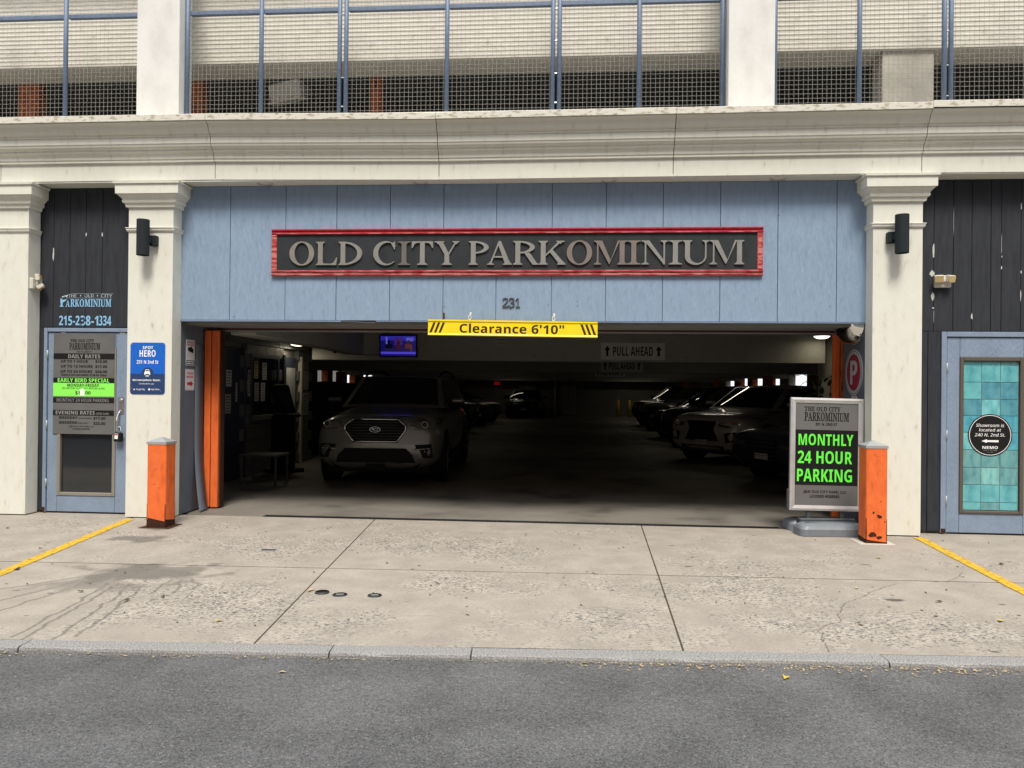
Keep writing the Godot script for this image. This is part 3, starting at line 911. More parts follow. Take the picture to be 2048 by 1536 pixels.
func build_doors() -> void:
	# door with the rate board
	var d := node(garage, "door")
	tag(d, "blue grey door with dark glazed lower panel and padlocked pull")
	var z0 := -0.25
	span(d, "frame_jamb", -6.148, -6.108, 0.01, 2.162, z0, -0.190, M["blue_door"], 0.003)
	span(d, "frame_jamb", -5.118, -5.03, 0.01, 2.162, z0, -0.195, M["blue_door"], 0.003)
	span(d, "frame_head", -6.106, -5.12, 2.118, 2.162, z0, -0.190, M["blue_door"], 0.003)
	span(d, "stile", -6.102, -5.978, 0.018, 2.112, z0, -0.206, M["blue_door"], 0.004)
	span(d, "stile", -5.268, -5.124, 0.018, 2.112, z0, -0.206, M["blue_door"], 0.004)
	span(d, "rail", -5.976, -5.270, 0.018, 0.205, z0, -0.206, M["blue_door"], 0.004)
	span(d, "rail", -5.976, -5.270, 1.92, 2.112, z0, -0.206, M["blue_door"], 0.004)
	span(d, "glazing_bead", -5.978, -5.940, 0.206, 1.92, -0.245, -0.197, M["bronze_light"], 0.004)
	span(d, "glazing_bead", -5.306, -5.268, 0.206, 1.92, -0.245, -0.197, M["bronze_light"], 0.004)
	span(d, "glazing_bead", -5.939, -5.307, 0.206, 0.244, -0.245, -0.197, M["bronze_light"], 0.004)
	span(d, "pane", -5.938, -5.308, 0.246, 1.92, -0.240, -0.232, M["dark_glass"])
	for y in [1.80, 0.98, 0.30]:
		var h := put(d, "hinge", lathe([[0.0, 0.0], [0.010, 0.0], [0.010, 0.10], [0.0, 0.10]], 10), M["cap_metal"], Vector3(-6.105, y, -0.196))
	# plate, pull and lock
	span(d, "lock_plate", -5.240, -5.165, 1.16, 1.36, -0.2055, -0.203, M["brushed"], 0.001)
	var cyl := put(d, "lock_cylinder", lathe([[0.0, 0.0], [0.021, 0.0], [0.021, 0.012], [0.016, 0.016], [0.0, 0.016]], 18), M["brushed"], Vector3(-5.198, 1.325, -0.204), Vector3(90, 0, 0))
	var st := begin(true)
	var pp := []
	for i in 13:
		var t := i / 12.0
		pp.append(Vector3(-5.215 - 0.006 * sin(t * PI), 1.20 - 0.20 * t, -0.20 + 0.05 * sin(PI * t)))
	for i in 12:
		add_tube(st, pp[i], pp[i + 1], 0.012, 0.012, 8)
	put(d, "pull_handle", done(st), M["brushed"])
	# tiled door
	d = node(garage, "door")
	tag(d, "blue grey door with tall panel of turquoise tiles in bronze frame")
	span(d, "frame_jamb", 3.958, 4.012, 0.01, 2.165, z0, -0.190, M["blue_door"], 0.003)
	span(d, "frame_jamb", 4.985, 5.05, 0.01, 2.165, z0, -0.190, M["blue_door"], 0.003)
	span(d, "frame_head", 4.014, 4.983, 2.112, 2.165, z0, -0.190, M["blue_door"], 0.003)
	span(d, "stile", 4.020, 4.152, 0.018, 2.106, z0, -0.206, M["blue_door"], 0.004)
	span(d, "stile", 4.808, 4.978, 0.018, 2.106, z0, -0.206, M["blue_door"], 0.004)
	span(d, "rail", 4.154, 4.806, 0.018, 0.226, z0, -0.206, M["blue_door"], 0.004)
	span(d, "rail", 4.154, 4.806, 1.894, 2.106, z0, -0.206, M["blue_door"], 0.004)
	span(d, "tile_frame", 4.152, 4.190, 0.226, 1.894, -0.245, -0.192, M["bronze"], 0.004)
	span(d, "tile_frame", 4.768, 4.808, 0.226, 1.894, -0.245, -0.192, M["bronze"], 0.004)
	span(d, "tile_frame", 4.191, 4.767, 0.226, 0.256, -0.245, -0.192, M["bronze"], 0.004)
	span(d, "tile_frame", 4.191, 4.767, 1.856, 1.894, -0.245, -0.192, M["bronze"], 0.004)
	span(d, "grout_bed", 4.192, 4.766, 0.257, 1.855, -0.240, -0.2275, M["grout"])
	for y in [1.72, 1.0, 0.30]:
		put(d, "hinge", lathe([[0.0, 0.0], [0.010, 0.0], [0.010, 0.11], [0.0, 0.11]], 10), M["cap_metal"], Vector3(4.016, y, -0.194))
	var rows := [1.852, 1.812, 1.632, 1.452, 1.278, 1.098, 0.915, 0.722, 0.540, 0.352, 0.308, 0.262]
	rows = [1.852, 1.812, 1.628, 1.445, 1.270, 1.090, 0.905, 0.715, 0.532, 0.345, 0.260]
	var cx := [4.194, 4.384, 4.576, 4.764]
	var pick := [[0, 0, 3], [0, 0, 0], [0, 1, 1], [1, 2, 1], [4, 0, 4], [2, 4, 4], [3, 3, 3], [3, 5, 3], [0, 0, 0], [0, 3, 0]]
	for r in rows.size() - 1:
		for c in 3:
			span(d, "tile", cx[c] + 0.003, cx[c + 1] - 0.003, rows[r + 1] + 0.003, rows[r] - 0.003, -0.2275, -0.2195 + rng.randf_range(-0.0008, 0.0008), M["tile_%d" % pick[r][c]], 0.0015)
	span(garage, "rust_patch", 3.962, 4.008, 0.012, 0.06, -0.1895, -0.1885, M["rust"])
	span(garage, "rust_patch", -6.145, -6.112, 0.012, 0.07, -0.1895, -0.1885, M["rust"])

# ------------------------------------------------------------------ storey above
func screen(x0: float, x1: float, mids: Array, edge0: bool, edge1: bool) -> void:
	var p := node(garage, "mesh_screen")
	var z := -0.30
	var y0 := 4.48
	var y1 := 6.5
	var xs := []
	if edge0: xs.append(x0)
	xs.append_array(mids)
	if edge1: xs.append(x1)
	for x in xs:
		tube(p, "tube", Vector3(x, y0, z + 0.035), Vector3(x, y1, z + 0.035), 0.026, M["blue_steel"], 12)
	var stops := [x0] + mids + [x1]
	for k in stops.size() - 1:
		span(p, "rail", stops[k] + 0.02, stops[k + 1] - 0.02, 5.825, 5.875, z - 0.03, z + 0.02, M["blue_steel"], 0.004)
	var st := begin()
	var r := RandomNumberGenerator.new()
	r.seed = int(x0 * 100) + 9
	var rad := 0.0019
	var sp := 0.0505
	var nx := int((x1 - x0) / sp)
	var ny := int((6.4 - y0) / sp)
	for i in nx + 1:
		var x := x0 + 0.012 + i * sp
		if x > x1: break
		var j := r.randf_range(-0.004, 0.004)
		for k in range(0, ny):
			var s := 0.0022 if (i + k) % 2 == 0 else -0.0022
			wire_seg(st, Vector3(x + j, y0 + k * sp, z + s), Vector3(x + j, y0 + (k + 1) * sp, z - s), rad, Vector3.RIGHT)
	for k in ny + 1:
		var y := y0 + k * sp
		for i in nx:
			var s := -0.0022 if (i + k) % 2 == 0 else 0.0022
			wire_seg(st, Vector3(x0 + 0.012 + i * sp, y + s * 0.4, z + s), Vector3(x0 + 0.012 + (i + 1) * sp, y - s * 0.4, z - s), rad, Vector3.UP)
	tag(put(p, "wire_mesh", done(st), M["wire"]), "", "", "", "stuff")

func wire_seg(st: SurfaceTool, a: Vector3, b: Vector3, r: float, side: Vector3) -> void:
	var f := Vector3(0, 0, r)
	var s := side * r
	var m := (a + b) / 2 - Vector3(0, 0, 0.001)
	quad(st, a + s, b + s, b + f, a + f, m)
	quad(st, a - s, b - s, b + f, a + f, m)
	quad(st, a - s, b - s, b + s, a + s, m + Vector3(0, 0, 0.5))

func build_upper() -> void:
	for e in [[-5.018, -4.512], [1.676, 2.169], [8.3, 8.8], [-11.6, -11.1]]:
		span(garage, "upper_pilaster", e[0], e[1], 4.47, 6.9, -0.42, -0.12, M["white_stucco"], 0.006)
	screen(-4.488, -2.678, [-3.602], true, true)
	screen(-2.602, -0.234, [-1.435], true, true)
	screen(-0.161, 1.640, [0.726], true, true)
	screen(2.205, 3.995, [3.105], true, true)
	screen(4.063, 5.86, [4.95], true, true)
	screen(5.93, 8.27, [7.1], true, true)
	screen(-6.90, -5.03, [-5.976], true, false)
	screen(-9.2, -6.98, [-8.1], true, true)
	for x in [-2.640, -0.197, 4.029, -6.94]:
		for y in [4.62 + 0.10, 5.05, 5.42, 5.78]:
			tube(garage, "screen_bolt", Vector3(x - 0.03, y, -0.265), Vector3(x + 0.03, y, -0.265), 0.008, M["brushed"], 8)
	# ribbed concrete spandrel of the floor above
	var prof := [[-1.30, 5.475], [-0.80, 5.475]]
	var y := 5.475
	while y < 6.85:
		prof.append([-0.800, y + 0.022])
		prof.append([-0.7955, y + 0.030])
		prof.append([-0.7955, y + 0.044])
		prof.append([-0.800, y + 0.052])
		y += 0.0525
	prof.append([-0.80, 6.9])
	prof.append([-1.30, 6.9])
	put(garage, "ribbed_spandrel", sweep_x(prof, -14.0, 14.0), M["spandrel"])
	span(garage, "upper_ceiling", -14.0, 14.0, 6.05, 6.9, -9.0, -1.302, M["inner_paint"])
	span(garage, "upper_ceiling", -9.3, 8.5, 6.05, 6.9, -22.0, -9.003, M["inner_paint"])
	span(garage, "roof_slab", -14.0, 14.0, 6.91, 7.3, -9.0, -0.40, M["spandrel"])
	span(garage, "roof_slab", -9.3, 8.5, 6.91, 7.3, -34.5, -9.003, M["spandrel"])
	span(garage, "upper_floor", -14.0, 14.0, 4.02, 4.38, -9.0, -0.91, M["ceiling"])
	span(garage, "upper_floor", -9.3, 8.5, 4.02, 4.38, -34.5, -9.003, M["ceiling"])
	for e in [[-14.0, -9.31], [8.51, 14.0]]:
		span(garage, "rear_wall", e[0], e[1], 0.0, 6.9, -9.3, -9.01, M["neighbour"])
	for e in [[-9.6, -9.303], [8.503, 8.8]]:
		span(garage, "upper_side_wall", e[0], e[1], 4.0, 7.3, -34.5, -9.31, M["neighbour"])
	span(garage, "upper_floor", -14.0, 14.0, 4.31, 4.47, -0.905, -0.14, M["ceiling"])
	span(garage, "upper_back_wall", -9.29, 8.49, 4.381, 6.9, -22.3, -22.01, M["inner_paint"])
	for e in [[-14.3, -14.01], [14.01, 14.3]]:
		span(garage, "upper_side_wall", e[0], e[1], 0.0, 7.3, -9.3, -0.3, M["white_stucco"])
	for k in 3:
		span(garage, "upper_beam", -9.29, 8.49, 5.50, 6.049, -6.6 - 6 * k, -6.1 - 6 * k, M["inner_paint"])
	# orange columns, a concrete column and a pier behind the screens
	for e in [[-4.985, -4.84], [-2.605, -2.468], [-7.38, -7.10], [4.25, 4.37]]:
		span(garage, "upper_column", e[0], e[1], 4.385, 5.60, -1.52, -1.34, M["orange_rusty"], 0.01)
	span(garage, "concrete_pier", 3.57, 4.15, 4.385, 5.473, -1.15, -0.84, M["concrete_col"], 0.01)
	span(garage, "column_cap_plate", -2.66, -2.42, 5.605, 5.63, -1.56, -1.31, M["rust"], 0.003)
	# hanging light box and debris on the ledge
	var f := thing("light_box", "dented white metal light box hanging crooked behind the wire mesh", "light fixture", Vector3(-3.72, 5.245, -1.45), Vector3(12, -14, 5))
	box(f, "housing", Vector3(0, 0.12, 0), Vector3(0.46, 0.23, 0.16), M["wood_white"], 0.015)
	box(f, "lower_lip", Vector3(0, -0.005, 0.02), Vector3(0.50, 0.022, 0.20), M["emerg_white"], 0.004)
	box(f, "bracket", Vector3(0.25, 0.09, -0.05), Vector3(0.04, 0.12, 0.16), M["cap_metal"], 0.004)
	tube(f, "hanger", Vector3(0, 0.23, -0.02), Vector3(0, 0.82, -0.10), 0.008, M["cap_metal"], 8)
	var deb := thing("metal_scrap", "bent scrap of white sheet metal lying on ledge below wire mesh", "scrap", Vector3(-3.88, 4.545, -0.22), Vector3(0, 15, -28))
	box(deb, "sheet", Vector3(0, 0.01, 0), Vector3(0.16, 0.012, 0.07), M["wood_white"], 0.003)
	box(deb, "fold", Vector3(0.0, -0.012, 0.03), Vector3(0.15, 0.03, 0.008), M["cap_metal"], 0.002)
	deb = thing("metal_scrap", "curved offcut of pale flashing leaning behind the wire mesh", "scrap", Vector3(-3.12, 4.60, -0.55), Vector3(0, -20, 38))
	box(deb, "sheet", Vector3(0, 0.0, 0), Vector3(0.16, 0.010, 0.10), M["aluminium"], 0.003)
	span(garage, "ledge_angle", -2.70, -0.17, 4.508, 4.530, -0.30, 0.05, M["flashing"], 0.003)

# ------------------------------------------------------------------ inside the garage
func build_interior() -> void:
	span(garage, "floor", -9.3, 8.5, -0.15, -0.003, -34.5, -0.415, M["garage_floor"])
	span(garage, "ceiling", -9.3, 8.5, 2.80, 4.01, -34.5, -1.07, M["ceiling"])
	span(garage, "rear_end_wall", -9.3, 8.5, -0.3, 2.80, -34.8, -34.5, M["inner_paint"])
	# cross beams
	var bz := [[-6.2, 2.020], [-13.8, 1.975], [-21.4, 1.952], [-29.0, 1.936], [-33.6, 1.905]]
	for e in bz:
		span(garage, "beam", -9.0 if e[0] < -7.0 else -5.0, 8.2 if e[0] < -7.0 else 4.68, e[1], 2.799, e[0] - 0.45, e[0], M["beam_paint"], 0.008)
	span(garage, "beam", 4.92, 8.2, 2.40, 2.799, -6.65, -6.2, M["ceiling"], 0.008)
	span(garage, "beam", -4.30, -3.98, 2.150, 2.799, -6.19, -1.08, M["beam_paint"], 0.008)
	span(garage, "soffit_panel", -5.29, -4.31, 2.32, 2.799, -6.99, -1.08, M["ceiling"], 0.004)
	# columns
	span(garage, "column", 4.70, 4.90, 0.0, 2.799, -6.70, -6.46, M["concrete_col"], 0.01)
	for z in [-13.8, -21.4, -29.0]:
		for x in [5.6, -6.8]:
			span(garage, "column", x - 0.12, x + 0.12, 0.0, 1.93, z - 0.35, z - 0.10, M["orange_rusty"], 0.01)
	# side walls: a low parapet, posts and open daylight above
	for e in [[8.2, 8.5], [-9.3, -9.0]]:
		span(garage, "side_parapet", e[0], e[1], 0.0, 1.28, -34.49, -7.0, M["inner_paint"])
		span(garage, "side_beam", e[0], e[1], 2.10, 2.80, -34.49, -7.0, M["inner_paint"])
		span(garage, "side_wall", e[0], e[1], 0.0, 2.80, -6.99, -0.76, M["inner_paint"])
		var z := -9.4
		while z > -34.0:
			var pw := rng.randf_range(0.5, 1.5)
			span(garage, "side_post", e[0] + 0.02, e[1] - 0.02, 1.285, 2.095, z - pw, z, M["orange_rusty"] if rng.randf() < 0.7 else M["concrete_col"], 0.01)
			z -= pw + rng.randf_range(0.9, 2.6)
	# office built of painted blocks
	var off := node(garage, "office_wall")
	var bw := 0.4
	var bh := 0.2
	var st := 0
	for r in 12:
		var z0 := -1.10 - (0.2 if r % 2 else 0.0)
		var z := z0
		while z - bw > -7.2:
			var y0 := r * bh
			var zc := z - bw / 2
			z -= bw
			if y0 > 2.2: continue
			if y0 < 2.05 and zc < -2.80 and zc > -3.85: continue
			if y0 > 0.85 and y0 < 1.95 and zc < -4.05 and zc > -5.25: continue
			if y0 < 2.05 and zc < -5.45 and zc > -6.50: continue
			box(off, "block", Vector3(-5.35 + rng.randf_range(-0.001, 0.001), y0 + bh / 2, zc), Vector3(0.10, bh - 0.008, bw - 0.008), M["block_paint"], 0.004)
	span(off, "mortar_core", -5.60, -5.402, 0.0, 2.79, -7.19, -0.76, M["inner_paint"])
	span(off, "office_end_wall", -9.0, -5.605, 0.0, 2.79, -7.19, -6.99, M["inner_paint"])
	# office door, notice window, doorway
	var d := node(garage, "office_door")
	span(d, "frame", -5.40, -5.285, 0.0, 2.10, -3.86, -3.79, M["navy_door"], 0.004)
	span(d, "frame", -5.40, -5.285, 0.0, 2.10, -2.86, -2.79, M["navy_door"], 0.004)
	span(d, "leaf", -5.39, -5.335, 0.01, 2.10, -3.785, -2.865, M["navy_door"], 0.004)
	span(d, "knob_plate", -5.333, -5.325, 0.98, 1.16, -2.99, -2.94, M["brushed"], 0.002)
	put(d, "knob", lathe([[0.0, 0.0], [0.014, 0.0], [0.014, 0.03], [0.028, 0.045], [0.020, 0.062], [0.0, 0.064]], 14), M["brushed"], Vector3(-5.325, 1.06, -2.965), Vector3(0, 0, -90))
	var w := node(garage, "notice_window")
	span(w, "frame", -5.395, -5.28, 0.86, 0.93, -5.27, -4.03, M["navy_door"], 0.004)
	span(w, "frame", -5.395, -5.28, 1.98, 2.05, -5.27, -4.03, M["navy_door"], 0.004)
	span(w, "frame", -5.395, -5.28, 0.93, 1.98, -4.10, -4.03, M["navy_door"], 0.004)
	span(w, "frame", -5.395, -5.28, 0.93, 1.98, -5.27, -5.20, M["navy_door"], 0.004)
	span(w, "pane", -5.372, -5.366, 0.932, 1.978, -5.198, -4.102, M["dark_glass"])
	d = node(garage, "office_doorway")
	span(d, "frame", -5.40, -5.27, 0.0, 2.08, -5.56, -5.47, M["navy_door"], 0.004)
	span(d, "frame", -5.40, -5.27, 0.0, 2.08, -6.48, -6.39, M["concrete_col"], 0.004)
	span(d, "leaf", -5.39, -5.34, 0.01, 2.05, -6.385, -5.565, M["navy_door"], 0.004)
	span(d, "leaf_window", -5.338, -5.332, 1.0, 1.85, -6.22, -5.75, M["paper_worn"], 0.001)

func facade_window(parent: Node3D, x: float, y: float, w: float, h: float, z: float, s: float) -> void:
	var q := node(parent, "window", Vector3(x, y, z))
	box(q, "frame", Vector3(0, h / 2, 0), Vector3(w, 0.07, 0.10), M["wood_white"])
	box(q, "frame", Vector3(0, -h / 2, 0), Vector3(w + 0.1, 0.09, 0.16), M["wood_white"])
	for k in [-1, 1]:
		box(q, "frame", Vector3(k * w / 2, 0, 0), Vector3(0.07, h, 0.10), M["wood_white"])
	box(q, "sash_bar", Vector3(0, 0, s * 0.01), Vector3(w, 0.05, 0.07), M["wood_white"])
	box(q, "pane", Vector3(0, 0, s * -0.02), Vector3(w - 0.02, h - 0.02, 0.02), M["dark_glass"])

# the far side of the street, which the metal letters and the glass mirror
func build_across() -> void:
	var defs := [[-30.0, -9.5, 14.0, "brick", "red brick row building across the street with white sash windows"], [-9.4, 6.0, 15.5, "brick_pale", "pale stone fronted building across the street with white sash windows"], [6.1, 28.0, 13.2, "brick", "long red brick building across the street with flat roof"]]
	for d in defs:
		var b := thing("street_building", d[4], "building", Vector3((d[0] + d[1]) / 2, 0, 17.0))
		var w: float = d[1] - d[0]
		box(b, "wall", Vector3(0, d[2] / 2 - 0.1, 4.0), Vector3(w, d[2] + 0.2, 8.0), M[d[3]])
		box(b, "roof_cornice", Vector3(0, d[2] + 0.1, -0.15), Vector3(w - 0.01, 0.4, 0.5), M["wood_white"], 0.05)
		var n := int(w / 2.6)
		for s in 4:
			for k in n:
				facade_window(b, -w / 2 + w * (k + 0.5) / n, 1.7 + s * 3.0, 1.1, 1.7, -0.03, -1.0)
	var fw := span(self, "pavement", -60, 60, -0.12, 0.06, 13.3, 16.99, M["concrete_col"])
	tag(fw, "concrete pavement on far side of the street", "", "", "structure")
	# neighbours seen through the open sides of the garage
	var nb := thing("neighbour_building", "pale rendered building seen through openings beyond the cars on column side", "building", Vector3(14.0, 0, -24))
	box(nb, "wall", Vector3(0.5, 4.0, 0), Vector3(1.0, 8.0, 29.0), M["neighbour"])
	for k in 7:
		var q := node(nb, "window", Vector3(-0.02, 2.0, -12 + k * 3.9), Vector3(0, -90, 0))
		box(q, "frame", Vector3.ZERO, Vector3(1.3, 1.5, 0.08), M["wood_white"])
		box(q, "pane", Vector3(0, 0, 0.05), Vector3(1.1, 1.3, 0.03), M["car_glass"])
	nb = thing("neighbour_building", "pale rendered building seen through openings beyond the office side", "building", Vector3(-14.5, 0, -24))
	box(nb, "wall", Vector3(-0.5, 4.0, 0), Vector3(1.0, 8.0, 29.0), M["neighbour"])
	for k in 5:
		var q := node(nb, "window", Vector3(0.02, 2.0, -10 + k * 5.2), Vector3(0, 90, 0))
		box(q, "frame", Vector3.ZERO, Vector3(1.3, 1.5, 0.08), M["wood_white"])
		box(q, "pane", Vector3(0, 0, 0.05), Vector3(1.1, 1.3, 0.03), M["car_glass"])

# ------------------------------------------------------------------ signs
func build_signs() -> void:
	# name board
	var b := thing("name_board", "long dark name board with red moulding and metal serif letters over entrance", "sign", Vector3(-0.67, 3.029, -0.19))
	box(b, "backing", Vector3(0, 0, 0.012), Vector3(5.40, 0.45, 0.024), M["sign_slate"], 0.002)
	for e in [[1, 0.234], [-1, -0.234]]:
		put(b, "moulding", sweep_x([[0.0, e[1] - 0.031], [0.034, e[1] - 0.031], [0.040, e[1] - 0.022], [0.040, e[1] - 0.012], [0.028, e[1] - 0.004], [0.030, e[1] + 0.008], [0.044, e[1] + 0.014], [0.044, e[1] + 0.026], [0.036, e[1] + 0.031], [0.0, e[1] + 0.031]], -2.741, 2.741), M["red_worn"] if e[0] < 0 else M["red_paint"])
		box(b, "moulding_lip", Vector3(0, e[1] - e[0] * 0.023 , 0.0425), Vector3(5.36, 0.010, 0.006), M["red_worn"], 0.002)
	for sx in [-1, 1]:
		box(b, "moulding", Vector3(sx * 2.710, 0, 0.019), Vector3(0.061, 0.404, 0.038), M["red_worn"], 0.008)
	var L := [["O", -3.198, -2.912], ["L", -2.89, -2.643], ["D", -2.629, -2.357], ["C", -2.23, -1.973], ["I", -1.949, -1.808], ["T", -1.793, -1.548], ["Y", -1.531, -1.254], ["P", -1.147, -0.923], ["A", -0.94, -0.662], ["R", -0.649, -0.371], ["K", -0.367, -0.065], ["O", -0.056, 0.224], ["M", 0.242, 0.602], ["I", 0.602, 0.754], ["N", 0.763, 1.051], ["I", 1.057, 1.201], ["U", 1.208, 1.494], ["M", 1.498, 1.867]]
	var tone := ["letter_bright", "letter_bright", "letter_steel", "letter_steel", "letter_dark", "letter_steel", "letter_steel", "letter_steel", "letter_steel", "letter_steel", "letter_steel", "letter_reddish", "letter_reddish", "letter_reddish", "letter_steel", "letter_steel", "letter_steel", "letter_steel"]
	for k in L.size():
		var e: Array = L[k]
		capital(b, e[0], e[2] - e[1], 0.264, Vector3(e[1] + 0.67, 2.884 - 3.029, 0.0235), 0.020, M[tone[k]])
	# street number
	b = thing("house_number", "three small metal serif digits 231 on blue panel", "number", Vector3(-0.667, 2.468, -0.19))
	var xs := [[-0.101, -0.030], [-0.028, 0.038], [0.048, 0.098]]
	for k in 3:
		text(b, "231"[k], SERIF, xs[k][0], xs[k][1], -0.052, 0.052, 0.002, M["number_metal"], 0.012, "digit")
	# clearance bar
	b = thing("clearance_sign", "yellow hanging clearance bar with brown stripes and lettering", "sign", Vector3(-0.65, 2.172, -0.130), Vector3(0, 0, -0.62))
	put(b, "board", sweep_x([[-0.014, -0.088], [0.022, -0.088], [0.026, -0.080], [0.016, -0.064], [0.016, 0.066], [0.024, 0.070], [0.024, 0.088], [-0.014, 0.088]], -0.94, 0.94), M["yellow_sign"])
	for k in 3:
		for sg in [-1, 1]:
			var x0: float = sg * (0.925 - k * 0.052)
			var poly := PackedVector2Array([Vector2(x0, -0.058), Vector2(x0 - sg * 0.026, -0.058), Vector2(x0 - sg * 0.070, 0.056), Vector2(x0 - sg * 0.044, 0.056)])
			put(b, "stripe", extrude(poly, 0.001), M["brown_print"], Vector3(0, 0, 0.0165))
	text(b, "Clearance 6'10\"", SANSB, -0.585, 0.575, -0.056, 0.048, 0.0165, M["brown_print"], 0.001)
	for x in [-0.475, 0.455]:
		var hk := node(b, "hook", Vector3(x, 0.088, 0.0))
		ring(hk, "link", Vector3(0, 0.030, 0.004), 0.012, 0.018, 0.006, M["chain_white"], 16, 1.6)
		box(hk, "snap", Vector3(0.006, 0.072, -0.01), Vector3(0.022, 0.030, 0.012), M["chain_white"], 0.004)
	span(garage, "bracket_slot", -1.432, -1.416, 2.268, 2.352, -0.1885, -0.1855, M["rust"])
	# rate board on the door: placed in the coordinates of the board itself
	b = thing("rate_board", "grey parking rate board with black bands and lime special on blue door", "sign", Vector3(-5.6555, 1.512, -0.194))
	box(b, "board", Vector3(0, 0, -0.003), Vector3(0.745, 1.172, 0.006), M["sign_grey"], 0.001)
	var zx := func(v: float) -> float: return (v - 607.0) / 680.0 * 0.745
	var zy := func(v: float) -> float: return (705.0 - v) / 1100.0 * 1.172
	var band := func(y0: float, y1: float, m: String) -> void:
		box(b, "band", Vector3(0, zy.call((y0 + y1) / 2), 0.0006), Vector3(0.744, zy.call(y0) - zy.call(y1), 0.0012), M[m])
	band.call(373, 437, "soft_black")
	band.call(640, 697, "soft_black")
	band.call(697, 843, "lime_light")
	band.call(856, 914, "soft_black")
	band.call(994, 1053, "soft_black")
	var rows := [["THE OLD CITY", SERIFB, 452, 716, 218, 248, "black_print"], ["PARKOMINIUM", SERIFB, 443, 785, 258, 332, "black_print"], ["231 N. 2ND ST", SANS, 528, 694, 344, 363, "black_print"], ["DAILY RATES", SANSB, 432, 787, 384, 427, "grey_print"], ["UP TO 1 HOUR", SANSB, 352, 652, 446, 474, "black_print"], ["$10.00", SANSB, 736, 866, 444, 478, "black_print"], ["UP TO 12 HOURS", SANSB, 352, 704, 500, 530, "black_print"], ["$17.00", SANSB, 736, 866, 500, 532, "black_print"], ["UP TO 24 HOURS", SANSB, 350, 702, 556, 586, "black_print"], ["$34.00", SANSB, 736, 866, 556, 588, "black_print"], ["TRUCK & SUV SURCHARGE: $7.00 Per Ticket", SANSB, 352, 860, 598, 622, "black_print"], ["EARLY BIRD SPECIAL", SANSB, 318, 892, 646, 690, "lime_light"], ["MONDAY-FRIDAY", SANSB, 425, 780, 705, 738, "black_print"], ["(IN BEFORE 9:30, OUT BEFORE 6:30)", SANS, 367, 840, 745, 768, "black_print"], ["$1", SANSB, 516, 566, 784, 828, "black_print"], ["00", SANSB, 628, 686, 786, 822, "black_print"], ["MONTHLY 24 HOUR PARKING", SANS, 310, 888, 866, 904, "grey_print"], ["EVENING RATES", SANSB, 300, 735, 1002, 1042, "grey_print"], ["(5PM-2AM)", SANS, 750, 890, 1018, 1046, "grey_print"], ["WEEKDAY", SANSB, 336, 543, 1062, 1090, "black_print"], ["(SUN-THURS)", SANS, 550, 700, 1074, 1092, "black_print"], ["$17.00", SANSB, 722, 854, 1064, 1098, "black_print"], ["WEEKEND", SANSB, 334, 543, 1116, 1144, "black_print"], ["(FRI-SAT)", SANS, 552, 660, 1128, 1146, "black_print"], ["$23.00", SANSB, 722, 852, 1120, 1154, "black_print"], ["J&M OLD CITY PARK, LLC", SANS, 446, 728, 1164, 1184, "black_print"], ["LICENSE #558593", SANS, 488, 680, 1192, 1208, "black_print"]]
	for r in rows:
		text(b, r[0], r[1], zx.call(r[2]), zx.call(r[3]), zy.call(r[5]), zy.call(r[4]), 0.0013, M[r[6]], 0.0008)
	box(b, "price_sticker", Vector3(zx.call(592), zy.call(798), 0.002), Vector3(0.056, 0.078, 0.0012), M["white_print"])
	# blue app sign
	b = thing("parking_app_sign", "rounded blue parking app sign with white lettering on cream pilaster", "sign", Vector3(-4.770, 1.693, 0.001))
	put(b, "board", extrude(round_rect(0.408, 0.585, 0.035), 0.004), M["spot_blue"])
	var cx := func(v: float) -> float: return (v - 1292.0) / 375.0 * 0.408
	var cy := func(v: float) -> float: return (531.0 - v) / 537.0 * 0.585
	for rr in [[0.125, 0.131], [0.175, 0.180], [0.085, 0.090]]:
		var st := begin()
		for i in 40:
			var a0 := TAU * i / 40
			var a1 := TAU * (i + 1) / 40
			var q := [Vector3(cos(a0) * rr[0], sin(a0) * rr[0], 0), Vector3(cos(a1) * rr[0], sin(a1) * rr[0], 0), Vector3(cos(a1) * rr[1], sin(a1) * rr[1], 0), Vector3(cos(a0) * rr[1], sin(a0) * rr[1], 0)]
			var ok := true
			for v in q:
				if v.y < -0.125 or v.y > 0.168: ok = false
			if ok: quad(st, q[0], q[1], q[2], q[3], Vector3(0, 0, -1))
		put(b, "printed_ring", done(st), M["spot_ring"], Vector3(0, 0.105, 0.0044))
	put(b, "navy_field", extrude(PackedVector2Array([Vector2(-0.2035, -0.06), Vector2(-0.2035, -0.257), Vector2(-0.193, -0.281), Vector2(-0.169, -0.2915), Vector2(0.169, -0.2915), Vector2(0.193, -0.281), Vector2(0.2035, -0.257), Vector2(0.2035, -0.06)]), 0.0006), M["spot_navy"], Vector3(0, 0, 0.0042))
	disc(b, "navy_field", Vector3(0, -0.062, 0.0052), 0.072, 0.0006, M["spot_navy"], 28)
	for r in [["SPOT", SANSB, 1238, 1352, 299, 330], ["HERO", SANSB, 1205, 1378, 340, 410], ["231 N 2nd St", SANSB, 1175, 1408, 444, 482], ["Get everywhere. Easier.", SANSB, 1132, 1436, 640, 668], ["Download the app", SANS, 1203, 1363, 682, 700], ["Google Play", SANS, 1172, 1268, 738, 762], ["App Store", SANS, 1335, 1425, 738, 760]]:
		text(b, r[0], r[1], cx.call(r[2]), cx.call(r[3]), cy.call(r[5]), cy.call(r[4]), 0.006, M["white_print"], 0.0006)
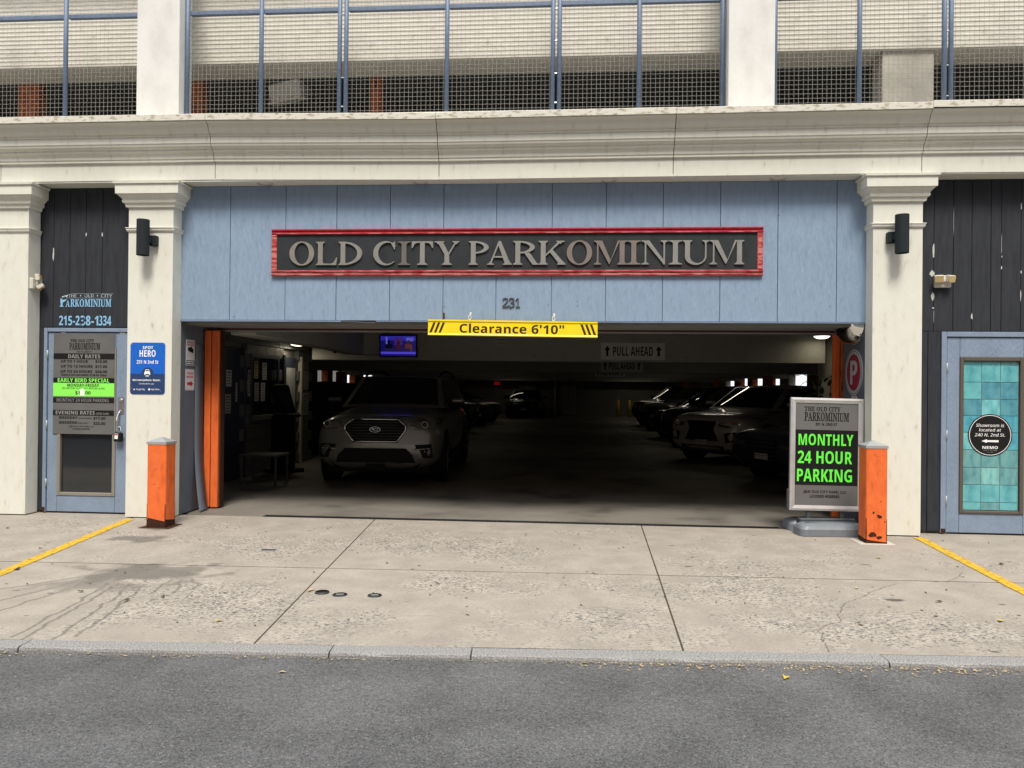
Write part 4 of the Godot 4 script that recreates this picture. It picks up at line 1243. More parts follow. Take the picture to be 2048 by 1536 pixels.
	# little front-view car symbol
	put(b, "car_symbol", extrude(PackedVector2Array([Vector2(-0.034, -0.028), Vector2(-0.034, 0.002), Vector2(-0.026, 0.010), Vector2(-0.020, 0.034), Vector2(0.020, 0.034), Vector2(0.026, 0.010), Vector2(0.034, 0.002), Vector2(0.034, -0.028), Vector2(0.022, -0.028), Vector2(0.022, -0.018), Vector2(-0.022, -0.018), Vector2(-0.022, -0.028)]), 0.0006), M["white_print"], Vector3(-0.002, -0.045, 0.006))
	put(b, "car_symbol", extrude(round_rect(0.034, 0.012, 0.004), 0.0006), M["spot_navy"], Vector3(-0.002, -0.024, 0.0067))
	box(b, "car_symbol", Vector3(-0.002, -0.085, 0.0063), Vector3(0.040, 0.010, 0.0006), M["white_print"])
	put(b, "play_mark", extrude(PackedVector2Array([Vector2(0, 0), Vector2(0.018, 0.011), Vector2(0, 0.022)]), 0.0006), M["white_print"], Vector3(cx.call(1146), cy.call(760), 0.006))
	disc(b, "fruit_mark", Vector3(cx.call(1314), cy.call(748), 0.006), 0.012, 0.0006, M["white_print"], 12)
	for e in [[1140, 282], [1452, 282], [1126, 738], [1436, 762]]:
		disc(b, "screw", Vector3(cx.call(e[0]), cy.call(e[1]), 0.0058), 0.006, 0.0012, M["brushed"], 8)
	# signs on the left reveal: local +z faces +x
	b = thing("camera_sign", "small white warning sign with black surveillance camera on grey reveal", "sign", Vector3(-4.4945, 1.893, -0.43), Vector3(0, 90, 0))
	box(b, "board", Vector3(0, 0, 0.002), Vector3(0.21, 0.305, 0.003), M["sign_white"], 0.001)
	text(b, "WARNING", SANSB, -0.09, 0.09, 0.112, 0.134, 0.0036, M["red_print"], 0.0006)
	text(b, "SECURITY CAMERAS", SANSB, -0.09, 0.09, 0.082, 0.102, 0.0036, M["red_print"], 0.0006)
	put(b, "camera_symbol", extrude(PackedVector2Array([Vector2(-0.065, 0.055), Vector2(0.02, 0.072), Vector2(0.075, 0.035), Vector2(0.06, -0.005), Vector2(-0.06, 0.02)]), 0.0006), M["black_print"], Vector3(0, 0, 0.0036))
	put(b, "camera_symbol", extrude(PackedVector2Array([Vector2(-0.045, 0.01), Vector2(-0.02, 0.005), Vector2(-0.03, -0.03), Vector2(-0.085, -0.045), Vector2(-0.085, -0.075), Vector2(-0.06, -0.03)]), 0.0006), M["black_print"], Vector3(0, 0, 0.0036))
	box(b, "band", Vector3(0, -0.118, 0.0038), Vector3(0.19, 0.055, 0.0006), M["black_print"])
	text(b, "PREMISES UNDER", SANSB, -0.08, 0.08, -0.114, -0.100, 0.0042, M["white_print"], 0.0005)
	text(b, "SURVEILLANCE", SANSB, -0.08, 0.08, -0.138, -0.122, 0.0042, M["white_print"], 0.0005)
	b = thing("vending_sign", "small white vending sign with red lettering and arrow on grey reveal", "sign", Vector3(-4.4945, 1.572, -0.428), Vector3(0, 90, 0))
	put(b, "board", extrude(round_rect(0.21, 0.252, 0.014), 0.003), M["sign_white"])
	put(b, "inner_border", extrude(round_rect(0.195, 0.237, 0.010), 0.0004), M["red_print"], Vector3(0, 0, 0.003))
	put(b, "inner_field", extrude(round_rect(0.189, 0.231, 0.008), 0.0004), M["sign_white"], Vector3(0, 0, 0.0035))
	text(b, "VENDING", SANSB, -0.078, 0.078, 0.064, 0.092, 0.004, M["red_print"], 0.0006)
	text(b, "MACHINES", SANSB, -0.080, 0.080, 0.020, 0.048, 0.004, M["red_print"], 0.0006)
	put(b, "arrow", extrude(PackedVector2Array([Vector2(-0.07, -0.062), Vector2(0.01, -0.062), Vector2(0.01, -0.085), Vector2(0.07, -0.045), Vector2(0.01, -0.005), Vector2(0.01, -0.028), Vector2(-0.07, -0.028)]), 0.0006), M["red_print"], Vector3(0, 0, 0.004))
	# round P sign on the right reveal: local +z faces -x
	b = thing("round_parking_sign", "oval silver edged dark red sign with large letter P on grey reveal", "sign", Vector3(3.1895, 1.729, -0.57), Vector3(0, -90, 0))
	disc(b, "rim", Vector3.ZERO, 0.262, 0.010, M["p_silver"], 40)
	ring(b, "rim_line", Vector3(0, 0, 0.0100), 0.240, 0.246, 0.0008, M["soft_black"], 40)
	disc(b, "field", Vector3(0, 0, 0.0102), 0.205, 0.001, M["p_red"], 40)
	text(b, "P", SANSB, -0.10, 0.11, -0.135, 0.135, 0.0114, M["p_silver"], 0.002, "letter")
	b = thing("small_notice", "tiny white and red notice plate under the round red sign", "sign", Vector3(3.1895, 1.434, -0.565), Vector3(0, -90, 0))
	box(b, "plate", Vector3(0, 0, 0.0015), Vector3(0.17, 0.062, 0.003), M["sign_white"], 0.001)
	for y in [-0.018, 0.0, 0.018]:
		box(b, "printed_line", Vector3(0, y, 0.0033), Vector3(0.13, 0.005, 0.0005), M["red_print"])
	# vinyl lettering over the rate board door
	b = thing("vinyl_lettering", "peeling light blue garage name and telephone number over rate board door", "lettering", Vector3(-5.6555, 2.35, -0.2035))
	var vx := func(v: float) -> float: return (v / 4.5175 - 171.5) * 0.00612
	var vy := func(v: float) -> float: return (v / 4.5175 + 340.0 - 623.7) * -0.00571
	box(b, "rule", Vector3(vx.call(838), vy.call(1112), 0.0004), Vector3(vx.call(1018) - vx.call(640), 0.0022, 0.0008), M["pale_vinyl"])
	box(b, "rule", Vector3(vx.call(812), vy.call(1153), 0.0004), Vector3(vx.call(1018) - vx.call(610), 0.0022, 0.0008), M["pale_vinyl"])
	for r in [["THE", SANS, 622, 694, 1118, 1146, "pale_vinyl"], ["OLD", SANS, 768, 850, 1118, 1146, "pale_vinyl"], ["CITY", SANS, 916, 1016, 1118, 1146, "pale_vinyl"], ["A", SERIFB, 598, 636, 1176, 1234, "sky_vinyl"], ["RKOMINIUM", SERIFB, 641, 1010, 1164, 1234, "sky_vinyl"]]:
		text(b, r[0], r[1], vx.call(r[2]), vx.call(r[3]), vy.call(r[5]), vy.call(r[4]), 0.0002, M[r[6]], 0.0008)
	for x in [733, 884]:
		put(b, "diamond", extrude(PackedVector2Array([Vector2(0, -0.013), Vector2(0.007, 0), Vector2(0, 0.013), Vector2(-0.007, 0)]), 0.0008), M["pale_vinyl"], Vector3(vx.call(x), vy.call(1131), 0.0002))
	# the initial P with its bowl torn off
	put(b, "torn_initial", extrude(PackedVector2Array([Vector2(vx.call(544), vy.call(1234)), Vector2(vx.call(578), vy.call(1234)), Vector2(vx.call(578), vy.call(1226)), Vector2(vx.call(570), vy.call(1222)), Vector2(vx.call(571), vy.call(1196)), Vector2(vx.call(592), vy.call(1184)), Vector2(vx.call(612), vy.call(1160)), Vector2(vx.call(596), vy.call(1166)), Vector2(vx.call(574), vy.call(1170)), Vector2(vx.call(556), vy.call(1156)), Vector2(vx.call(550), vy.call(1162)), Vector2(vx.call(554), vy.call(1222)), Vector2(vx.call(544), vy.call(1228))]), 0.0008), M["sky_vinyl"], Vector3(0, 0, 0.0002))
	put(b, "torn_initial", extrude(PackedVector2Array([Vector2(vx.call(560), vy.call(1140)), Vector2(vx.call(590), vy.call(1130)), Vector2(vx.call(622), vy.call(1122)), Vector2(vx.call(606), vy.call(1150)), Vector2(vx.call(596), vy.call(1138)), Vector2(vx.call(566), vy.call(1150))]), 0.0008), M["pale_vinyl"], Vector3(0, 0, 0.0002))
	for r in [["215-2", 540, 726], ["38-1", 733, 894], ["334", 898, 1011]]:
		text(b, r[0], SANSB, vx.call(r[1]), vx.call(r[2]), vy.call(1406), vy.call(1316), 0.0002, M["sky_vinyl"], 0.0008)
	for e in [[764, 1360, 0.010, 0.055], [908, 1340, 0.010, 0.034], [872, 1402, 0.009, 0.012], [742, 1392, 0.013, 0.012], [776, 1126, 0.008, 0.010], [628, 1126, 0.008, 0.009]]:
		var poly := PackedVector2Array()
		for k in 9:
			var a := TAU * k / 9
			var q := rng.randf_range(0.6, 1.1)
			poly.append(Vector2(cos(a) * e[2] * q, sin(a) * e[3] * q))
		put(b, "torn_gap", extrude(poly, 0.0006), M["dark_board"], Vector3(vx.call(e[0]), vy.call(e[1]), 0.0011))
	# round sticker on the tiled door
	b = thing("round_door_sticker", "round black sticker with white ring and arrow on turquoise tiles", "sign", Vector3(4.473, 1.063, -0.218))
	disc(b, "disc", Vector3(0, 0, 0.0002), 0.226, 0.0015, M["soft_black"], 48)
	ring(b, "white_ring", Vector3(0, 0, 0.0018), 0.209, 0.2145, 0.0006, M["white_print"], 56)
	var ital := func(s: String, y0: float, y1: float, w: float) -> void:
		var o := text(b, s, SANS, -w / 2, w / 2, y0, y1, 0.0018, M["white_print"], 0.0006)
		o.transform = Transform3D(Basis(Vector3(1, 0, 0), Vector3(0.17, 1, 0), Vector3(0, 0, 1)), Vector3(-0.17 * (y0 + y1) / 2, 0, 0)) * o.transform
	ital.call("Showroom is", 0.088, 0.124, 0.285)
	ital.call("located at", 0.040, 0.073, 0.222)
	ital.call("240 N. 2nd St.", -0.014, 0.022, 0.308)
	put(b, "arrow", extrude(PackedVector2Array([Vector2(-0.087, -0.063), Vector2(-0.034, -0.082), Vector2(-0.030, -0.072), Vector2(0.087, -0.074), Vector2(0.087, -0.052), Vector2(-0.030, -0.054), Vector2(-0.034, -0.044)]), 0.0006), M["white_print"], Vector3(0, 0, 0.0018))
	text(b, "NEMO", SANSB, -0.078, 0.080, -0.146, -0.116, 0.0018, M["white_print"], 0.0006)
	text(b, "TILE + STONE", SANS, -0.075, 0.075, -0.168, -0.156, 0.0018, M["grey_print"], 0.0006)
	text(b, "EST. 1921", SANS, -0.030, 0.032, -0.186, -0.177, 0.0018, M["grey_print"], 0.0006)
	# free-standing poster frame
	b = thing("pavement_sign", "silver framed poster stand advertising monthly parking on grey weighted base", "sign", Vector3(2.755, 0, -0.16), Vector3(0, 5.0, 0))
	var fr := node(b, "frame", Vector3(0, 0.835, 0), Vector3(-1.5, 0, -0.9))
	var W := 0.395
	var Hh := 0.605
	var mould := func(x0: float, x1: float, y0: float, y1: float, vert: bool, sg: float) -> void:
		# snap frame rail with mitred ends and a sloped face
		var st := begin()
		var o := 0.055
		var p0: Vector3
		var p1: Vector3
		var q0: Vector3
		var q1: Vector3
		if vert:
			p0 = Vector3(sg * W, -Hh, 0.0); p1 = Vector3(sg * W, Hh, 0.0)
			q0 = Vector3(sg * (W - o), -Hh + o, 0.0); q1 = Vector3(sg * (W - o), Hh - o, 0.0)
		else:
			p0 = Vector3(-W, sg * Hh, 0.0); p1 = Vector3(W, sg * Hh, 0.0)
			q0 = Vector3(-W + o, sg * (Hh - o), 0.0); q1 = Vector3(W - o, sg * (Hh - o), 0.0)
		var f := Vector3(0, 0, 0.014)
		var gg := Vector3(0, 0, 0.020)
		var bk := Vector3(0, 0, -0.018)
		var c := (p0 + p1 + q0 + q1) / 4.0
		var hi0 := p0.lerp(q0, 0.4) + gg
		var hi1 := p1.lerp(q1, 0.4) + gg
		quad(st, p0 + f, p1 + f, hi1, hi0, c)
		quad(st, hi0, hi1, q1 + Vector3(0, 0, 0.010), q0 + Vector3(0, 0, 0.010), c)
		quad(st, p0 + f, p1 + f, p1 + bk, p0 + bk, c)
		quad(st, q0 + Vector3(0, 0, 0.010), q1 + Vector3(0, 0, 0.010), q1 + bk, q0 + bk, c)
		quad(st, p0 + bk, p1 + bk, q1 + bk, q0 + bk, c)
		put(fr, "frame_rail", done(st), M["aluminium"])
	mould.call(0, 0, 0, 0, true, -1.0)
	mould.call(0, 0, 0, 0, true, 1.0)
	mould.call(0, 0, 0, 0, false, -1.0)
	mould.call(0, 0, 0, 0, false, 1.0)
	box(fr, "poster", Vector3(0, 0, 0.002), Vector3(0.684, 1.104, 0.004), M["sign_grey"])
	box(fr, "poster_back", Vector3(0, 0, -0.010), Vector3(0.684, 1.104, 0.008), M["plastic_dark"])
	# poster coordinates: x 145..725, y 165..1110 in the enlarged view
	var sx := func(v: float) -> float: return (v - 428.0) / 580.0 * 0.684
	var sy := func(v: float) -> float: return (637.0 - v) / 940.0 * 1.104
	box(fr, "black_field", Vector3(0, sy.call(668), 0.0046), Vector3(0.683, sy.call(415) - sy.call(921), 0.001), M["black_print"])
	for r in [["THE OLD CITY", SERIFB, 222, 552, 203, 243, "black_print"], ["PARKOMINIUM", SERIFB, 222, 632, 254, 334, "black_print"], ["231 N. 2ND ST", SANSB, 324, 522, 350, 374, "black_print"], ["MONTHLY", SANSB, 170, 672, 452, 556, "lime_print"], ["24 HOUR", SANSB, 164, 664, 608, 722, "lime_print"], ["PARKING", SANSB, 160, 664, 772, 888, "lime_print"], ["J&M OLD CITY PARK, LLC", SANSB, 218, 614, 968, 998, "black_print"], ["LICENSE #558593", SANSB, 280, 550, 1008, 1034, "black_print"]]:
		text(fr, r[0], r[1], sx.call(r[2]), sx.call(r[3]), sy.call(r[5]), sy.call(r[4]), 0.0055, M[r[6]], 0.0008)
	for x in [-0.19, 0.17]:
		box(b, "leg", Vector3(x, 0.20, 0), Vector3(0.045, 0.12, 0.03), M["plastic_dark"], 0.004)
	box(b, "lower_bar", Vector3(0, 0.245, -0.004), Vector3(0.77, 0.030, 0.026), M["plastic_dark"], 0.004)
	box(b, "side_guide", Vector3(-0.405, 0.35, -0.01), Vector3(0.028, 0.22, 0.04), M["plastic_dark"], 0.006)
	# base: two moulded lobes with a waist
	for e in [[0.16, 0.16, 0.0], [-0.14, -0.16, 0.0]]:
		var st := begin()
		var zc: float = e[1]
		var ringpts := func(y: float, ins: float) -> Array:
			var out := []
			for v in round_rect(0.76 - 2 * ins, 0.27 - 2 * ins, 0.07, 4):
				out.append(Vector3(v.x, y, v.y + zc))
			return out
		var rs := [ringpts.call(0.004, 0.0), ringpts.call(0.075, 0.0), ringpts.call(0.105, 0.018), ringpts.call(0.125, 0.055), ringpts.call(0.130, 0.09)]
		var nn: int = rs[0].size()
		for k in rs.size() - 1:
			for i in nn:
				var j := (i + 1) % nn
				quad(st, rs[k][i], rs[k][j], rs[k + 1][j], rs[k + 1][i], Vector3(0, 0.03, zc))
		for i in nn:
			tri(st, rs[4][i], rs[4][(i + 1) % nn], Vector3(0, 0.130, zc), Vector3(0, 0, zc))
			tri(st, rs[0][i], rs[0][(i + 1) % nn], Vector3(0, 0.004, zc), Vector3(0, 1, zc))
		put(b, "base_lobe", done(st), M["plastic_grey"])
	box(b, "base_spine", Vector3(0, 0.09, 0.0), Vector3(0.60, 0.12, 0.10), M["plastic_dark"], 0.01)

# ------------------------------------------------------------------ fittings on the facade
func build_fittings() -> void:
	# up-and-down cylinder lamps
	for e in [[-4.770, 1.0, "dark cylinder wall lamp above the blue sign on its pilaster"], [3.405, -1.0, "dark cylinder wall lamp on pilaster next to tiled door"]]:
		var l := thing("wall_lamp", e[2], "wall lamp", Vector3(e[0], 3.15, 0.0), Vector3.ZERO, "cylinder lamps on the entrance pilasters")
		box(l, "mount_box", Vector3(e[1] * 0.070, -0.02, 0.035), Vector3(0.085, 0.115, 0.07), M["lamp_black"], 0.006)
		box(l, "arm", Vector3(e[1] * 0.05, -0.02, 0.085), Vector3(0.05, 0.06, 0.05), M["lamp_black"], 0.004)
		var st := begin(true)
		put(l, "cylinder", lathe([[0.0, 0.190], [0.060, 0.190], [0.060, 0.200], [0.068, 0.200], [0.068, -0.198], [0.060, -0.198], [0.060, -0.170], [0.0, -0.170]], 28, false), M["lamp_black"], Vector3(0, 0, 0.13))
		var ws := begin()
		var pts := []
		for i in 10:
			var t := i / 9.0
			pts.append(Vector3(e[1] * (0.105 - 0.05 * t), -0.08 - 0.15 * sin(t * 2.4), 0.012 + 0.01 * t))
		for i in 9:
			add_tube(ws, pts[i], pts[i + 1], 0.0018, 0.0018, 5, false)
		put(l, "loose_wire", done(ws), M["cap_metal"])
	# twin-head emergency lights
	var em := thing("emergency_light", "twin headed emergency light with amber lens beside rate board door", "emergency light", Vector3(-6.212, 2.66, -0.10), Vector3(0, 90, 0), "emergency lights by the doors")
	emerg(em, [[-0.03, 0.075, 20.0, -10.0], [0.0, -0.035, 25.0, 60.0]])
	em = thing("emergency_light", "twin headed emergency light on flaking boards above tiled door", "emergency light", Vector3(3.955, 2.70, -0.204), Vector3.ZERO, "emergency lights by the doors")
	emerg(em, [[-0.062, 0.02, -18.0, 14.0], [0.062, 0.02, 18.0, 14.0]])
	# bollards
	bollard(Vector3(-4.352, 0, 0.44), 0.905, 3, "orange steel bollard with rusted black foot in front of blue sign pilaster", true)
	bollard(Vector3(3.055, 0, 0.335), 0.975, 8, "orange steel bollard with chipped paint beside the poster stand", false)
	# convex mirror on the right reveal
	var cm := thing("convex_mirror", "half dome convex mirror tucked under the header by orange frame", "mirror", Vector3(3.185, 2.262, -0.53))
	var st := begin(true)
	var n := 18
	for i in n:
		for j in 10:
			var f := func(a: int, b: int) -> Vector3:
				var ph := PI * a / n            # half turn in plan, towards -x
				var th := PI / 2 * b / 10.0     # down from the rim
				return Vector3(-sin(ph) * cos(th) * 0.21, -sin(th) * 0.235, cos(ph) * cos(th) * 0.30)
			quad(st, f.call(i, j), f.call(i + 1, j), f.call(i + 1, j + 1), f.call(i, j + 1), Vector3.ZERO)
	put(cm, "dome", done(st, true), M["mirror"])
	st = begin()
	for i in n:
		for s in 1:
			var a := PI * i / n
			var b2 := PI * (i + 1) / n
			quad(st, Vector3(-sin(a) * 0.21, 0, cos(a) * 0.30), Vector3(-sin(b2) * 0.21, 0, cos(b2) * 0.30), Vector3(-sin(b2) * 0.225, 0, cos(b2) * 0.315), Vector3(-sin(a) * 0.225, 0, cos(a) * 0.315), Vector3(0, 3, 0))
			quad(st, Vector3(-sin(a) * 0.225, 0, cos(a) * 0.315), Vector3(-sin(b2) * 0.225, 0, cos(b2) * 0.315), Vector3(-sin(b2) * 0.225, -0.012, cos(b2) * 0.315), Vector3(-sin(a) * 0.225, -0.012, cos(a) * 0.315), Vector3(0, 0, 0))
	put(cm, "rim", done(st), M["mirror_back"])
	# recessed soffit lights
	for e in [[-3.467, "round soffit light with peeling trim above blue panels, nearest blue sign pilaster", -0.075], [-1.689, "round soffit light above letters C and T of the name board", -0.09], [0.394, "round soffit light above letter K of the name board", -0.09], [2.206, "round soffit light beyond the last letter M of the name board", -0.085]]:
		var dl := thing("soffit_light", e[1], "ceiling light", Vector3(e[0], 3.800, e[2]), Vector3.ZERO, "recessed lights under the cornice")
		put(dl, "trim_ring", lathe([[0.068, -0.001], [0.070, -0.012], [0.092, -0.008], [0.096, -0.001]], 28), M["emerg_white"])
		put(dl, "lens", lathe([[0.0, -0.010], [0.045, -0.009], [0.068, -0.003], [0.068, -0.0005], [0.0, -0.0005]], 24), M["sign_white"])
	# padlock on the door pull
	var pd := thing("padlock", "large black key lockbox hanging from door pull of rate board door", "padlock", Vector3(-5.205, 0.865, -0.155), Vector3(0, 0, -4))
	st = begin(true)
	var pp := []
	for i in 11:
		var a := PI * i / 10
		pp.append(Vector3(cos(a) * 0.024, 0.085 + sin(a) * 0.050 + (0.02 if i > 0 and i < 10 else 0.0), 0))
	for i in 10:
		add_tube(st, pp[i], pp[i + 1], 0.006, 0.006, 8)
	put(pd, "shackle", done(st), M["brushed"])
	box(pd, "body", Vector3(0, 0.035, 0), Vector3(0.092, 0.105, 0.045), M["soft_black"], 0.008)
	box(pd, "label", Vector3(-0.012, 0.045, 0.0232), Vector3(0.040, 0.062, 0.001), M["white_print"])
	box(pd, "label_red", Vector3(-0.012, 0.064, 0.0243), Vector3(0.034, 0.016, 0.0008), M["red_print"])
	# bar of the plain yellow kind on door edge
	for e in [[-5.198, 2.105], [-5.92, 2.108]]:
		span(garage, "door_head_chip", e[0] - 0.03, e[0] + 0.03, e[1] - 0.005, e[1] + 0.005, -0.2055, -0.2045, M["white_print"])

func emerg(em: Node3D, heads: Array) -> void:
	box(em, "base", Vector3(0, 0, 0.022), Vector3(0.17, 0.13, 0.044), M["emerg_white"], 0.01)
	for h in heads:
		var hd := node(em, "lamp_head", Vector3(h[0], h[1], 0.085), Vector3(h[3], h[2], 0))
		put(hd, "shell", stack(-0.036, 0.036, -0.03, 0.0, [[-0.036, 0.0], [-0.032, 0.006], [0.034, 0.008], [0.038, 0.0]]), M["emerg_white"])
		put(hd, "lens", extrude(round_rect(0.080, 0.068, 0.014), 0.012), M["emerg_lens"], Vector3(0, 0, 0.004))
	box(em, "bracket", Vector3(0, 0.01, 0.055), Vector3(0.05, 0.04, 0.03), M["emerg_white"], 0.006)

func bollard(at: Vector3, h: float, sd: int, label: String, black_foot: bool) -> void:
	var b := thing("bollard", label, "bollard", at, Vector3.ZERO, "orange bollards guarding the entrance")
	var w := 0.104
	var st := begin()
	var r := RandomNumberGenerator.new()
	r.seed = sd
	var base := []
	var ringat := func(y: float, ww: float, jit: float) -> Array:
		var o := []
		for v in round_rect(ww * 2, ww * 2, 0.018, 3):
			o.append(Vector3(v.x, y + jit * r.randf_range(-1.0, 1.0), v.y))
		return o
	# painted skin with a ragged lower edge; bare steel foot inside it
	var lo: float = 0.085 if black_foot else 0.035
	var prof := [ringat.call(lo, w + 0.001, 0.028 if black_foot else 0.026), ringat.call(lo + 0.08, w, 0.01), ringat.call(h * 0.5, w, 0.0), ringat.call(h - 0.04, w, 0.0), ringat.call(h - 0.012, w, 0.0)]
	var nn: int = prof[0].size()
	for k in prof.size() - 1:
		for i in nn:
			var j := (i + 1) % nn
			quad(st, prof[k][i], prof[k][j], prof[k + 1][j], prof[k + 1][i], Vector3(0, prof[k][0].y, 0))
	put(b, "painted_post", done(st), M["orange"])
	put(b, "steel_foot", stack(-w + 0.003, w - 0.003, -w + 0.003, w - 0.003, [[0.0, 0.002], [0.25, 0.0]]), M["rust"])
	put(b, "collar", stack(-w - 0.004, w + 0.004, -w - 0.004, w + 0.004, [[h - 0.026, 0.0], [h, 0.0]]), M["mirror_back"])
	st = begin()
	var top := Vector3(0, h + 0.052, 0)
	var q := w + 0.005
	var cn := [Vector3(-q, h, q), Vector3(q, h, q), Vector3(q, h, -q), Vector3(-q, h, -q)]
	for i in 4:
		var a: Vector3 = cn[i]
		var c: Vector3 = cn[(i + 1) % 4]
		var t0 := a.lerp(top, 0.86)
		var t1 := c.lerp(top, 0.86)
		quad(st, a, c, t1, t0, Vector3(0, h - 0.2, 0))
		tri(st, t0, t1, top + Vector3(0, -0.003, 0), Vector3(0, h - 0.2, 0))
	put(b, "pyramid_cap", done(st), M["cap_metal"])
	box(b, "base_plate", Vector3(0, -0.001, 0), Vector3(0.34, 0.008, 0.30), M["concrete_col"] if not black_foot else M["rust"], 0.002)
	# chips of lost paint
	var chips := [[0.02, 0.27, 0.030, 0.022], [-0.04, 0.09, 0.05, 0.035], [0.09, 0.22, 0.018, 0.014], [0.03, 0.06, 0.035, 0.02], [0.04, 0.42, 0.008, 0.008], [-0.03, 0.31, 0.010, 0.016]] if not black_foot else [[-0.02, 0.46, 0.007, 0.006], [0.04, 0.42, 0.006, 0.006], [-0.09, 0.30, 0.006, 0.01], [0.0, 0.62, 0.006, 0.006]]
	for e in chips:
		var poly := PackedVector2Array()
		for k in 9:
			var a := TAU * k / 9
			var s := r.randf_range(0.5, 1.15)
			poly.append(Vector2(clampf(e[0] + cos(a) * e[2] * s, -w + 0.02, w - 0.02), e[1] + sin(a) * e[3] * s))
		put(b, "paint_chip", extrude(poly, 0.0012), M["rust"], Vector3(0, 0, w))
	# a wrinkle of thick paint near the top
	st = begin(true)
	var last := Vector3.ZERO
	for i in 16:
		var t := i / 15.0
		var p := Vector3(-0.05 + 0.12 * t, h - 0.095 + 0.012 * sin(t * 9.0) * (1.0 - t * 0.4), w + 0.0005)
		if i > 0: add_tube(st, last, p, 0.0022, 0.0022, 5, false)
		last = p
	put(b, "paint_wrinkle", done(st), M["orange"])

# ------------------------------------------------------------------ things inside the garage
func area_light(parent: Node3D, pos: Vector3, rot: Vector3, size: Vector2, energy: float, col: Color) -> void:
	var l := AreaLight3D.new()
	l.name = "light"
	l.position = pos
	l.rotation_degrees = rot
	l.area_size = size
	l.light_energy = energy
	l.light_color = col
	l.shadow_enabled = true
	l.area_range = 60.0
	parent.add_child(l, true)

